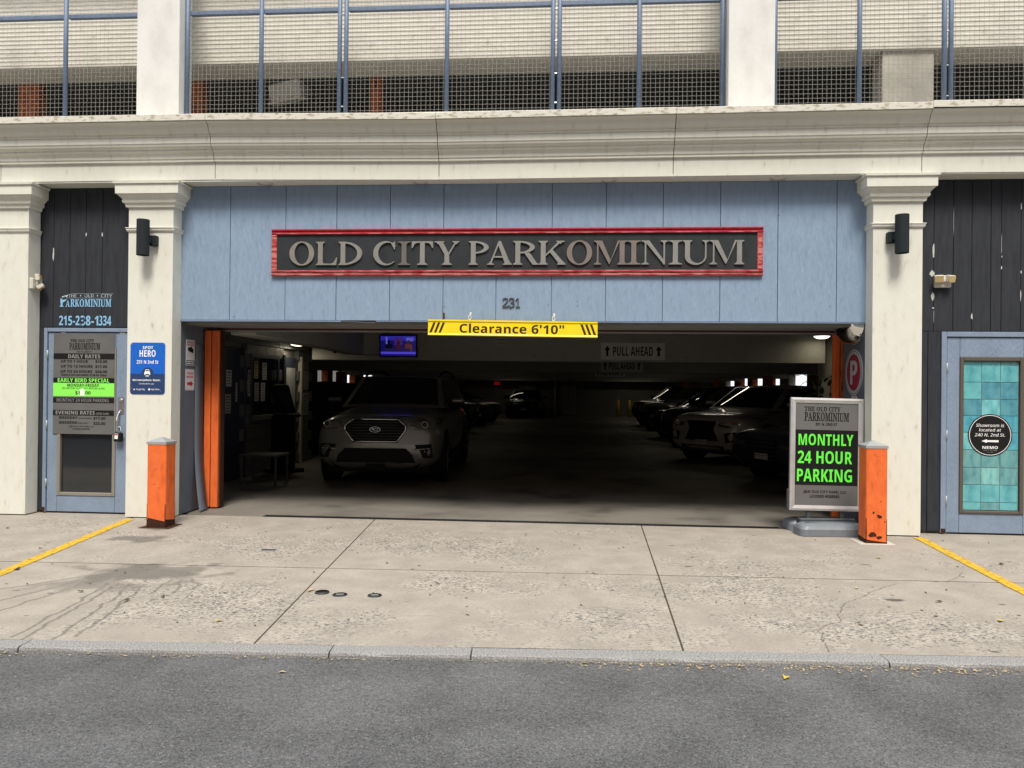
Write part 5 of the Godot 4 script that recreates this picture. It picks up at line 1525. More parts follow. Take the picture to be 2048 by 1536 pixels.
func build_interior_things() -> void:
	# lamps
	var l := thing("ceiling_lamp", "lit oval lamp under soffit beside the block office", "lamp", Vector3(-5.12, 2.318, -5.75), Vector3.ZERO, "lit lamps in the garage")
	put(l, "housing", lathe([[0.0, 0.0], [0.15, 0.0], [0.15, -0.03], [0.0, -0.03]], 24), M["plastic_dark"])
	put(l, "diffuser", lathe([[0.135, -0.031], [0.11, -0.05], [0.06, -0.062], [0.0, -0.066]], 24), M["lamp_glow"])
	area_light(l, Vector3(0, -0.07, 0), Vector3(-90, 0, 0), Vector2(0.22, 0.22), 0.12, Color(1.0, 0.95, 0.82))
	l = thing("ceiling_lamp", "lit round lamp on ceiling beside concrete column", "lamp", Vector3(4.50, 2.50, -5.85), Vector3.ZERO, "lit lamps in the garage")
	put(l, "housing", lathe([[0.0, 0.298], [0.12, 0.298], [0.15, 0.03], [0.15, 0.0], [0.0, 0.0]], 24), M["plastic_dark"])
	put(l, "diffuser", lathe([[0.14, -0.001], [0.11, -0.030], [0.06, -0.046], [0.0, -0.05]], 24), M["lamp_glow"])
	area_light(l, Vector3(0, -0.055, 0), Vector3(-90, 0, 0), Vector2(0.22, 0.22), 0.06, Color(1.0, 0.95, 0.82))
	# strip lamps that hang between the beams, hidden from the street by them
	var names := ["second", "third", "fourth", "last"]
	var zs := [-10.6, -19.0, -27.0, -32.4]
	for i in 4:
		for e in [[3.4, "car row side"], [-3.2, "office side"]]:
			l = thing("strip_lamp", "lit strip lamp under the ceiling before the %s beam, %s" % [names[i], e[1]], "lamp", Vector3(e[0], 2.55, zs[i]), Vector3.ZERO, "strip lamps between the beams")
			box(l, "housing", Vector3(0, 0.03, 0), Vector3(1.25, 0.06, 0.14), M["emerg_white"], 0.01)
			for sx in [-0.5, 0.5]:
				tube(l, "hanger", Vector3(sx, 0.06, 0), Vector3(sx, 0.25, 0), 0.006, M["cap_metal"], 6)
			tube(l, "lamp_tube", Vector3(-0.58, -0.016, 0), Vector3(0.58, -0.016, 0), 0.016, M["lamp_glow"], 10)
			area_light(l, Vector3(0, -0.036, 0), Vector3(-90, 0, 0), Vector2(1.16, 0.05), 0.13 if e[0] > 0.0 else 0.05, Color(1.0, 0.96, 0.86))
	# television
	var tv := thing("television", "small flat television with blue picture mounted on first beam", "television", Vector3(-3.28, 2.29, -6.10), Vector3(6, 0, 0))
	box(tv, "case", Vector3(0, 0, 0), Vector3(0.725, 0.425, 0.05), M["soft_black"], 0.008)
	box(tv, "wall_bracket", Vector3(0, 0, -0.06), Vector3(0.2, 0.2, 0.07), M["plastic_dark"])
	put(tv, "screen", bevel_mesh(Vector3(0.675, 0.375, 0.002), 0.0), tv_material(), Vector3(0, 0.002, 0.0262))
	area_light(tv, Vector3(0, 0, 0.03), Vector3(0, 180, 0), Vector2(0.6, 0.34), 0.001, Color(0.35, 0.32, 1.0))
	var cable := begin(true)
	var cp := []
	for i in 13:
		var t := i / 12.0
		cp.append(Vector3(lerpf(-3.64, -4.92, t), 2.12 - 0.05 * sin(t * PI) + 0.14 * t, -6.18 + 0.002))
	for i in 12:
		add_tube(cable, cp[i], cp[i + 1], 0.006, 0.006, 6, false)
	tag(put(self, "television_cable", done(cable), M["soft_black"]), "black cable draped along the first beam from the television", "cable")
	var cc := thing("security_camera", "small black security camera on the lit end of first beam", "camera", Vector3(-4.52, 2.22, -6.19))
	box(cc, "mount", Vector3(0, 0.03, 0.02), Vector3(0.05, 0.05, 0.04), M["soft_black"], 0.005)
	box(cc, "camera_body", Vector3(0, -0.02, 0.08), Vector3(0.07, 0.10, 0.10), M["soft_black"], 0.015, Vector3(20, 20, 0))
	# PULL AHEAD boards
	var pa := [[0.565, 1.758, 2.062, 2.384, -6.197, "white board with black arrows reading pull ahead on first beam"], [0.865, 2.058, 1.99, 2.335, -13.797, "white board with black arrows reading pull ahead on second beam"], [0.935, 2.08, 1.965, 2.29, -21.397, "white board with black arrows reading pull ahead on third beam"]]
	for e in pa:
		var w: float = e[1] - e[0]
		var h: float = e[3] - e[2]
		var b := thing("direction_board", e[5], "sign", Vector3((e[0] + e[1]) / 2, (e[2] + e[3]) / 2, e[4]), Vector3.ZERO, "pull ahead boards on the beams")
		box(b, "board", Vector3(0, 0, 0.006), Vector3(w, h, 0.010), M["paper"], 0.002)
		text(b, "PULL AHEAD", SANSB, -w * 0.31, w * 0.31, -h * 0.27, h * 0.27, 0.0115, M["black_print"], 0.0015)
		for s in [-1, 1]:
			var x: float = s * w * 0.40
			put(b, "arrow", extrude(PackedVector2Array([Vector2(x - 0.022, -h * 0.29), Vector2(x + 0.022, -h * 0.29), Vector2(x + 0.022, h * 0.06), Vector2(x + 0.058, h * 0.06), Vector2(x, h * 0.31), Vector2(x - 0.058, h * 0.06), Vector2(x - 0.022, h * 0.06)]), 0.0015), M["black_print"], Vector3(0, 0, 0.0115))
	var nt := thing("beam_notice", "small paper notice on first beam under the yellow bar", "sign", Vector3(-1.33, 2.385, -6.197))
	box(nt, "sheet", Vector3(0, 0, 0.002), Vector3(0.19, 0.15, 0.003), M["paper_worn"])
	box(nt, "printed_line", Vector3(0, 0.04, 0.004), Vector3(0.17, 0.015, 0.001), M["brown_print"])
	box(nt, "printed_line", Vector3(0, -0.02, 0.004), Vector3(0.15, 0.010, 0.001), M["brown_print"])
	# papers on the office door and in the notice window; local +z faces +x
	var papers := [[-5.3325, 1.62, -3.30, 0.19, 0.26, "paper", "white notice sheet taped high on office door"], [-5.3325, 1.22, -3.28, 0.20, 0.30, "paper_worn", "long grey notice sheet taped low on office door"], [-5.3325, 1.40, -3.58, 0.06, 0.30, "paper", "narrow white strip taped on office door"], [-5.363, 1.78, -4.42, 0.17, 0.30, "paper_yellow", "yellowed notice in office window"], [-5.363, 1.76, -4.78, 0.19, 0.30, "paper", "white notice high in office window beside yellowed one"], [-5.363, 1.40, -4.45, 0.18, 0.32, "paper_worn", "grey notice low in office window under yellowed one"], [-5.363, 1.40, -4.72, 0.18, 0.32, "paper", "white notice low in office window"], [-5.296, 1.62, -6.72, 0.26, 0.36, "paper_worn", "grey notice board hung high near office corner"], [-5.296, 1.15, -6.72, 0.30, 0.44, "paper_worn", "grey notice board hung low near office corner"], [-5.296, 1.55, -3.98, 0.12, 0.44, "paper_worn", "narrow grey notice between office door and window"]]
	for e in papers:
		var p := thing("notice", e[6], "notice", Vector3(e[0], e[1], e[2]), Vector3(0, 90, 0), "notices on the office")
		box(p, "sheet", Vector3(0, 0, 0.001), Vector3(e[3], e[4], 0.002), M[e[5]])
		var k := 0
		var y: float = e[4] * 0.36
		while y > -e[4] * 0.40:
			var ww: float = e[3] * (0.78 if k % 3 else 0.6)
			box(p, "printed_line", Vector3(0, y, 0.0022), Vector3(ww, 0.020 if k == 0 else 0.010, 0.0006), M["brown_print"])
			y -= 0.045
			k += 1
	# pay kiosk
	var kk := thing("pay_kiosk", "black upright pay kiosk with tilted screen beside office wall", "kiosk", Vector3(-4.98, 0, -4.75), Vector3(0, 62, 0))
	box(kk, "base", Vector3(0, 0.03, 0), Vector3(0.55, 0.06, 0.42), M["car_black_plastic"], 0.01)
	box(kk, "pedestal", Vector3(0, 0.52, -0.03), Vector3(0.36, 0.93, 0.24), M["car_black_plastic"], 0.02)
	box(kk, "shelf", Vector3(0, 0.99, 0.06), Vector3(0.38, 0.05, 0.30), M["car_black_plastic"], 0.01)
	box(kk, "shelf_edge", Vector3(0, 1.02, 0.20), Vector3(0.18, 0.012, 0.04), M["brushed"], 0.003)
	box(kk, "head", Vector3(0, 1.28, -0.04), Vector3(0.36, 0.52, 0.08), M["car_black_plastic"], 0.015, Vector3(-22, 0, 0))
	box(kk, "screen", Vector3(0, 1.30, 0.012), Vector3(0.30, 0.36, 0.008), M["dark_glass"], 0.002, Vector3(-22, 0, 0))
	# low table just inside the door frame
	var tb := thing("low_table", "dark low bench standing behind the orange door frame", "bench", Vector3(-4.72, 0, -3.25))
	box(tb, "top", Vector3(0, 0.44, 0), Vector3(0.60, 0.03, 0.55), M["plastic_dark"], 0.005)
	for sx in [-1, 1]:
		for sz in [-1, 1]:
			box(tb, "leg", Vector3(sx * 0.27, 0.213, sz * 0.24), Vector3(0.035, 0.425, 0.035), M["plastic_dark"], 0.004)
	# far end: pipe, exit sign, stair, shelf unit, yellow guards
	var pp := thing("riser_pipe", "pale vertical pipe standing against the far end wall", "pipe", Vector3(-0.84, 0, -34.42))
	tube(pp, "pipe", Vector3(0, 0, 0), Vector3(0, 2.79, 0), 0.06, M["sign_white"], 12)
	box(pp, "clamp", Vector3(0, 1.1, -0.02), Vector3(0.16, 0.06, 0.12), M["cap_metal"])
	box(pp, "foot", Vector3(0, 0.03, 0), Vector3(0.22, 0.06, 0.15), M["cap_metal"], 0.01)
	var ex := thing("exit_sign", "small glowing red exit sign on far end wall", "exit sign", Vector3(-4.1, 1.74, -34.49))
	box(ex, "case", Vector3(0, 0, 0.02), Vector3(0.34, 0.20, 0.04), M["soft_black"], 0.005)
	box(ex, "face", Vector3(0, 0, 0.042), Vector3(0.30, 0.16, 0.003), M["exit_glow"])
	area_light(ex, Vector3(0, 0, 0.05), Vector3(0, 180, 0), Vector2(0.28, 0.14), 0.01, Color(1.0, 0.15, 0.12))
	text(ex, "EXIT", SANSB, -0.11, 0.11, -0.055, 0.055, 0.0437, M["white_print"], 0.001)
	var sr := thing("steel_stair", "dark steel stair with railing at the far office side corner", "stairs", Vector3(-7.6, 0, -33.2))
	for k in 9:
		box(sr, "tread", Vector3(0.25 * k, 0.2 + 0.2 * k, 0), Vector3(0.27, 0.03, 0.9), M["iron"])
	for s in [-1, 1]:
		var bar := begin()
		add_tube(bar, Vector3(-0.1, 0.08, s * 0.47), Vector3(2.15, 1.88, s * 0.47), 0.09, 0.09, 6)
		put(sr, "stringer", done(bar), M["iron"])
	for k in 8:
		tube(sr, "baluster", Vector3(0.28 * k, 0.3 + 0.22 * k, 0.48), Vector3(0.28 * k, minf(1.1 + 0.22 * k, 1.89), 0.48), 0.016, M["iron"], 6)
	for e in [[2.55, "yellow guard post near the far end wall, pipe side"], [3.15, "yellow guard post near the far end wall, car row side"]]:
		var gp := thing("guard_post", e[1], "bollard", Vector3(e[0], 0, -33.0), Vector3.ZERO, "yellow guard posts at the far end")
		tube(gp, "post", Vector3.ZERO, Vector3(0, 0.85, 0), 0.08, M["road_paint"], 12)
		put(gp, "cap", lathe([[0.082, 0.0], [0.06, 0.05], [0.0, 0.07]], 12), M["road_paint"], Vector3(0, 0.85, 0))
	for e in [[-0.1, 0.8, "tall grey utility cabinet beside the pale pipe"], [-2.35, 0.9, "pale grey painted door in the far end wall"]]:
		var ub := thing("utility_cabinet", e[2], "cabinet", Vector3(e[0], 0, -34.30))
		box(ub, "body", Vector3(0, 0.86, -0.05), Vector3(e[1], 1.70, 0.26), M["inner_paint"], 0.01)
		for s in [-1, 1]:
			box(ub, "door_leaf", Vector3(s * e[1] * 0.25, 0.86, 0.09), Vector3(e[1] * 0.46, 1.6, 0.02), M["ceiling"], 0.004)
	# plant behind the poster stand
	var pl := thing("potted_plant", "leafy potted plant standing inside the entrance behind the poster stand", "plant", Vector3(3.42, 0, -2.3))
	put(pl, "pot", lathe([[0.0, 0.0], [0.17, 0.0], [0.23, 0.42], [0.25, 0.45], [0.21, 0.45], [0.20, 0.40], [0.0, 0.40]], 20), M["plant_pot"])
	var st := begin()
	var r := RandomNumberGenerator.new()
	r.seed = 12
	for k in 260:
		var a := r.randf() * TAU
		var hh := 0.5 + r.randf() * 1.25
		var rad := 0.40 * sqrt(r.randf()) * (1.0 - absf(hh - 1.25) * 0.5)
		var p := Vector3(cos(a) * rad, hh, sin(a) * rad)
		var d := Vector3(cos(a) + r.randf_range(-0.5, 0.5), r.randf_range(-0.4, 0.7), sin(a) + r.randf_range(-0.5, 0.5)).normalized()
		var s := d.cross(Vector3.UP).normalized() * r.randf_range(0.022, 0.04)
		var len := r.randf_range(0.10, 0.19)
		quad(st, p, p + d * len * 0.5 + s, p + d * len + Vector3(0, -0.02, 0), p + d * len * 0.5 - s, p - Vector3(0, 1, 0))
	put(pl, "foliage", done(st), M["plant_green"])
	st = begin()
	for k in 7:
		var a := TAU * k / 7
		add_tube(st, Vector3(cos(a) * 0.05, 0.40, sin(a) * 0.05), Vector3(cos(a) * 0.22, 1.3 + 0.05 * k, sin(a) * 0.22), 0.012, 0.005, 6, false)
	put(pl, "stems", done(st), M["plant_pot"])

func tv_material() -> StandardMaterial3D:
	var w := 96
	var h := 54
	var im := Image.create(w, h, false, Image.FORMAT_RGB8)
	im.fill(Color(0.10, 0.08, 0.42))
	im.fill_rect(Rect2i(0, 0, 96, 12), Color(0.22, 0.20, 0.75))
	im.fill_rect(Rect2i(14, 2, 5, 22), Color(0.45, 0.45, 0.95))
	im.fill_rect(Rect2i(38, 4, 22, 20), Color(0.30, 0.16, 0.50))
	im.fill_rect(Rect2i(70, 4, 20, 10), Color(0.42, 0.42, 0.92))
	# three seated figures and a table
	for e in [[22, 22, 10, Color(0.03, 0.02, 0.14)], [48, 24, 8, Color(0.30, 0.10, 0.16)], [76, 22, 10, Color(0.42, 0.20, 0.22)]]:
		for y in h:
			for x in w:
				var dx: float = (x - e[0]) / e[2]
				var dy: float = (y - (e[1] + 12)) / 13.0
				if dx * dx + dy * dy < 1.0 and y < 42: im.set_pixel(x, y, e[3])
				var hx: float = (x - e[0]) / 4.0
				var hy: float = (y - e[1] + 6) / 6.0
				if hx * hx + hy * hy < 1.0: im.set_pixel(x, y, e[3] * 0.7)
	im.fill_rect(Rect2i(8, 34, 74, 8), Color(0.16, 0.12, 0.34))
	im.fill_rect(Rect2i(0, 43, 96, 6), Color(0.38, 0.34, 0.98))
	im.fill_rect(Rect2i(0, 49, 96, 5), Color(0.12, 0.08, 0.55))
	var m := StandardMaterial3D.new()
	m.resource_name = "television_picture"
	m.albedo_color = Color(0.02, 0.02, 0.03)
	m.roughness = 0.2
	m.emission_enabled = true
	m.emission_texture = ImageTexture.create_from_image(im)
	m.emission = Color(0, 0, 0)
	m.emission_operator = BaseMaterial3D.EMISSION_OP_ADD
	m.emission_energy_multiplier = 0.18
	m.uv1_scale = Vector3(3, 2, 1)
	return m

# ------------------------------------------------------------------ cars
func ring_loft(stations: Array, n: int, ex: float) -> ArrayMesh:
	# stations: [z, half width, y bottom, y top]
	var st := begin(true)
	var rings := []
	for s in stations:
		var rr := []
		var yc: float = (s[2] + s[3]) / 2
		var ry: float = (s[3] - s[2]) / 2
		for i in n:
			var a := TAU * i / n
			var c := cos(a)
			var si := sin(a)
			var x: float = s[1] * signf(c) * pow(absf(c), 2.0 / ex)
			var y: float = yc + ry * signf(si) * pow(absf(si), 2.0 / (ex * (1.0 if si < 0 else 0.8)))
			# tumblehome above the shoulder, slight tuck at the sill
			var t: float = (y - s[2]) / (s[3] - s[2])
			x *= 1.0 - 0.05 * maxf(0.0, t - 0.62) / 0.38 - 0.05 * maxf(0.0, 0.3 - t) / 0.3
			rr.append(Vector3(x, y, s[0]))
		rings.append(rr)
	for k in rings.size() - 1:
		var c := Vector3(0, (stations[k][2] + stations[k][3]) / 2, (stations[k][0] + stations[k + 1][0]) / 2)
		for i in n:
			var j := (i + 1) % n
			quad(st, rings[k][i], rings[k][j], rings[k + 1][j], rings[k + 1][i], c)
	for e in [0, rings.size() - 1]:
		var c := Vector3(0, (stations[e][2] + stations[e][3]) / 2, stations[e][0])
		for i in n:
			tri(st, rings[e][i], rings[e][(i + 1) % n], c + Vector3(0, 0, 0.02 if e == 0 else -0.02), Vector3(0, 0.7, 0))
	return done(st, true)

# curved patch between four corners, bulged along nrm; u 0..1, v 0..1 window within it
func patch(c00: Vector3, c10: Vector3, c01: Vector3, c11: Vector3, bulge: Vector3, u0: float, u1: float, v0: float, v1: float, lift: float, ref: Vector3) -> ArrayMesh:
	var st := begin(true)
	var n := 8
	var bn := bulge.normalized() if bulge.length() > 0.0001 else Vector3.ZERO
	var f := func(i: int, j: int) -> Vector3:
		var u := lerpf(u0, u1, float(i) / n)
		var v := lerpf(v0, v1, float(j) / n)
		var p := c00.lerp(c10, u).lerp(c01.lerp(c11, u), v)
		return p + bulge * (4.0 * u * (1.0 - u)) * (0.55 + 0.45 * 4.0 * v * (1.0 - v)) + bn * lift
	for i in n:
		for j in n:
			quad(st, f.call(i, j), f.call(i + 1, j), f.call(i + 1, j + 1), f.call(i, j + 1), ref)
	return done(st, true)

func make_wheel(parent: Node3D, at: Vector3, r: float, w: float, side: float) -> void:
	var wh := node(parent, "wheel", at, Vector3(0, 0, -90 * side))
	put(wh, "tyre", lathe([[r * 0.62, w * 0.5], [r * 0.80, w * 0.5], [r * 0.94, w * 0.46], [r, w * 0.34], [r, -w * 0.34], [r * 0.94, -w * 0.46], [r * 0.6, -w * 0.5]], 32), M["tyre"])
	put(wh, "rim", lathe([[r * 0.64, w * 0.46], [r * 0.60, w * 0.40], [r * 0.58, w * 0.16], [0.0, w * 0.16]], 28), M["car_black_plastic"])
	var st := begin()
	for k in 5:
		for s in [-0.11, 0.11]:
			var a: float = TAU * k / 5 + s
			add_tube(st, Vector3(cos(TAU * k / 5) * r * 0.10, w * 0.36, sin(TAU * k / 5) * r * 0.10), Vector3(cos(a) * r * 0.61, w * 0.42, sin(a) * r * 0.61), r * 0.055, r * 0.045, 5)
	add_tube(st, Vector3(0, w * 0.20, 0), Vector3(0, w * 0.40, 0), r * 0.16, r * 0.13, 12)
	put(wh, "spokes", done(st), M["rim"])

# a car with its nose towards local +z, standing on y = 0
func make_car(label: String, called: String, at: Vector3, turn: float, k: Dictionary, group: String) -> Node3D:
	var c := thing(called, label, "car", at, Vector3(0, turn, 0), group)
	var L: float = k.L
	var W: float = k.W / 2.0
	var bel: float = k.belt
	var hood: float = k.hood
	var roof: float = k.roof
	var pm: Material = M[k.paint]
	var hz := L / 2
	var cowl: float = k.cowl
	k.st = ([[hz, W * 0.78, 0.38, hood - 0.07], [hz - 0.035, W * 0.86, 0.32, hood - 0.025], [hz - 0.11, W * 0.93, 0.27, hood + 0.01], [hz - 0.30, W * 0.98, 0.235, hood + 0.045], [hz - 0.62, W * 0.995, 0.22, lerpf(hood, bel, 0.45)], [hz - 1.0, W, 0.22, lerpf(hood, bel, 0.78)], [cowl, W, 0.22, bel], [0.0, W, 0.22, bel + 0.005], [-hz * 0.55, W, 0.23, bel + 0.02], [-hz + 0.5, W * 0.985, 0.26, bel + 0.02], [-hz + 0.2, W * 0.94, 0.30, bel - 0.01], [-hz + 0.06, W * 0.86, 0.36, bel - 0.08], [-hz, W * 0.74, 0.44, bel - 0.18]])
	put(c, "body", ring_loft(k.st, 40, 4.6), pm)
	# cabin
	var wb := W * 0.90
	var wr := W * 0.72
	var zf := cowl + 0.06
	var zr: float = k.tail
	var rf: float = k.roof_front
	var rr: float = k.roof_rear
	var by := bel - 0.03
	var A := [Vector3(-wb, by, zf - 0.10), Vector3(wb, by, zf - 0.10), Vector3(-wr, roof - 0.06, rf), Vector3(wr, roof - 0.06, rf)]
	var B := [Vector3(-wb, by, zr), Vector3(wb, by, zr), Vector3(-wr, roof - 0.07, rr), Vector3(wr, roof - 0.07, rr)]
	var inner := Vector3(0, bel + 0.2, (zf + zr) / 2)
	var fb := Vector3(0, 0.04, 0.13)
	put(c, "windscreen_frame", patch(A[0], A[1], A[2], A[3], fb, 0, 1, 0, 1, 0.0, inner), pm)
	put(c, "windscreen", patch(A[0], A[1], A[2], A[3], fb, 0.05, 0.95, 0.08, 0.95, 0.006, inner), M["car_glass"])
	put(c, "tailgate_frame", patch(B[0], B[1], B[2], B[3], Vector3(0, 0.02, -0.07), 0, 1, 0, 1, 0.0, inner), pm)
	put(c, "rear_window", patch(B[0], B[1], B[2], B[3], Vector3(0, 0.02, -0.07), 0.08, 0.92, 0.2, 0.92, 0.006, inner), M["car_glass"])
	put(c, "roof", patch(A[2], A[3], B[2], B[3], Vector3(0, 0.065, 0), 0, 1, 0, 1, 0.0, inner), pm)
	for s in 2:
		var sg := -1.0 if s == 0 else 1.0
		var sb := Vector3(sg * 0.035, 0, 0)
		put(c, "cabin_side", patch(A[s], B[s], A[2 + s], B[2 + s], sb, 0, 1, 0, 1, 0.0, inner), pm)
		for e in [[0.035, 0.40], [0.43, 0.70], [0.73, 0.93]]:
			put(c, "side_window", patch(A[s], B[s], A[2 + s], B[2 + s], sb, e[0], e[1], 0.10, 0.90, 0.006, inner), M["car_glass"])
		# mirror
		var mx := sg * (W + 0.10)
		var mr := node(c, "wing_mirror", Vector3(mx, bel + 0.06, zf - 0.42))
		box(mr, "shell", Vector3(0, 0.035, 0), Vector3(0.23, 0.085, 0.13), pm, 0.032)
		box(mr, "lower_shell", Vector3(0, -0.035, 0), Vector3(0.225, 0.075, 0.12), M["car_black_plastic"], 0.025)
		box(mr, "stalk", Vector3(-sg * 0.10, -0.05, 0), Vector3(0.14, 0.035, 0.06), M["car_black_plastic"], 0.01)
		# handles
		for z in [-0.15, -1.05]:
			box(c, "door_handle", Vector3(sg * (W - 0.002), bel - 0.14, z), Vector3(0.03, 0.03, 0.20), pm, 0.008)
		# sill cladding
		box(c, "sill", Vector3(sg * (W * 0.962), 0.30, 0.0), Vector3(0.05, 0.13, L * 0.50), M["car_black_plastic"], 0.015)
		# roof rails
		if k.get("rails", false):
			var rl := begin(true)
			var q := []
			for i in 13:
				var t := i / 12.0
				q.append(Vector3(sg * (wr - 0.03), roof - 0.055 + 0.115 * pow(sin(PI * clampf(t, 0.0, 1.0)), 0.35), lerpf(rf - 0.12, rr + 0.1, t)))
			for i in 12:
				add_tube(rl, q[i], q[i + 1], 0.022, 0.022, 8)
			put(c, "roof_rail", done(rl), M["car_black_plastic"])
		# wheels with dark arches
		for z in [hz - k.over, -hz + k.over + 0.06]:
			put(c, "wheel_arch", lathe([[0.0, 0.0], [k.wheel + 0.085, 0.0], [k.wheel + 0.085, 0.03], [k.wheel + 0.07, 0.036], [0.0, 0.036]], 30), M["car_black_plastic"], Vector3(sg * (W - 0.028), k.wheel + 0.02, z), Vector3(0, 0, -90 * sg))
			make_wheel(c, Vector3(sg * (W - 0.085), k.wheel, z), k.wheel, 0.24, sg)
	box(c, "underbody", Vector3(0, 0.27, 0), Vector3(W * 1.6, 0.14, L * 0.9), M["car_black_plastic"])
	front_end(c, k, hz, W)
	return c

func on_nose(k: Dictionary, hz: float, _w: float, x: float, y: float) -> float:
	# depth of the body surface at (x, y): walk back from the nose until the section holds the point
	var z := hz
	while z > hz - 1.1:
		var q: Array = k.st[0]
		var i := 0
		while i < k.st.size() - 2 and k.st[i + 1][0] > z: i += 1
		var a: Array = k.st[i]
		var b: Array = k.st[i + 1]
		var t := clampf((a[0] - z) / (a[0] - b[0]), 0.0, 1.0)
		var w := lerpf(a[1], b[1], t)
		var y0 := lerpf(a[2], b[2], t)
		var y1 := lerpf(a[3], b[3], t)
		if y > y0 and y < y1:
			var ry := (y1 - y0) / 2
			var e := 4.6 * (1.0 if y < (y0 + y1) / 2 else 0.8)
			var f := (y - y0) / (y1 - y0)
			w *= 1.0 - 0.05 * maxf(0.0, f - 0.62) / 0.38 - 0.05 * maxf(0.0, 0.3 - f) / 0.3
			var c2 := pow(clampf(1.0 - pow(pow(absf(y - (y0 + y1) / 2) / ry, e / 2.0), 2.0), 0.0, 1.0), 0.5)
			if absf(x) <= w * pow(c2, 2.0 / 4.6): return z
		z -= 0.01
	return z

# plate that follows the rounded nose: polygon in (x, y), set proud by d
func nose_plate(c: Node3D, called: String, poly: Array, k: Dictionary, hz: float, W: float, d: float, m: Material) -> void:
	var pv := PackedVector2Array()
	for i in poly.size():
		var a := Vector2(poly[i][0], poly[i][1])
		var b := Vector2(poly[(i + 1) % poly.size()][0], poly[(i + 1) % poly.size()][1])
		for t in 4:
			pv.append(a.lerp(b, t / 4.0))
	var st := begin()
	var idx := Geometry2D.triangulate_polygon(pv)
	var P := func(v: Vector2) -> Vector3: return Vector3(v.x, v.y, on_nose(k, hz, W, v.x, v.y) + d)
	var cen := Vector3(0, 0.6, -20)
	for i in range(0, idx.size(), 3):
		tri(st, P.call(pv[idx[i]]), P.call(pv[idx[i + 1]]), P.call(pv[idx[i + 2]]), cen)
	var mid := Vector3.ZERO
	for v in pv: mid += P.call(v) / pv.size()
	for i in pv.size():
		var a: Vector3 = P.call(pv[i])
		var b: Vector3 = P.call(pv[(i + 1) % pv.size()])
		quad(st, a, b, b - Vector3(0, 0, 0.10), a - Vector3(0, 0, 0.10), mid)
	put(c, called, done(st), m)

func nose_line(c: Node3D, called: String, pts: Array, k: Dictionary, hz: float, W: float, d: float, r: float, m: Material, closed := false) -> void:
	var st := begin(true)
	var n := pts.size() if closed else pts.size() - 1
	for i in n:
		var a := Vector2(pts[i][0], pts[i][1])
		var b := Vector2(pts[(i + 1) % pts.size()][0], pts[(i + 1) % pts.size()][1])
		for t in 4:
			var p := a.lerp(b, t / 4.0)
			var q := a.lerp(b, (t + 1) / 4.0)
			add_tube(st, Vector3(p.x, p.y, on_nose(k, hz, W, p.x, p.y) + d), Vector3(q.x, q.y, on_nose(k, hz, W, q.x, q.y) + d), r, r, 6)
	put(c, called, done(st), m)

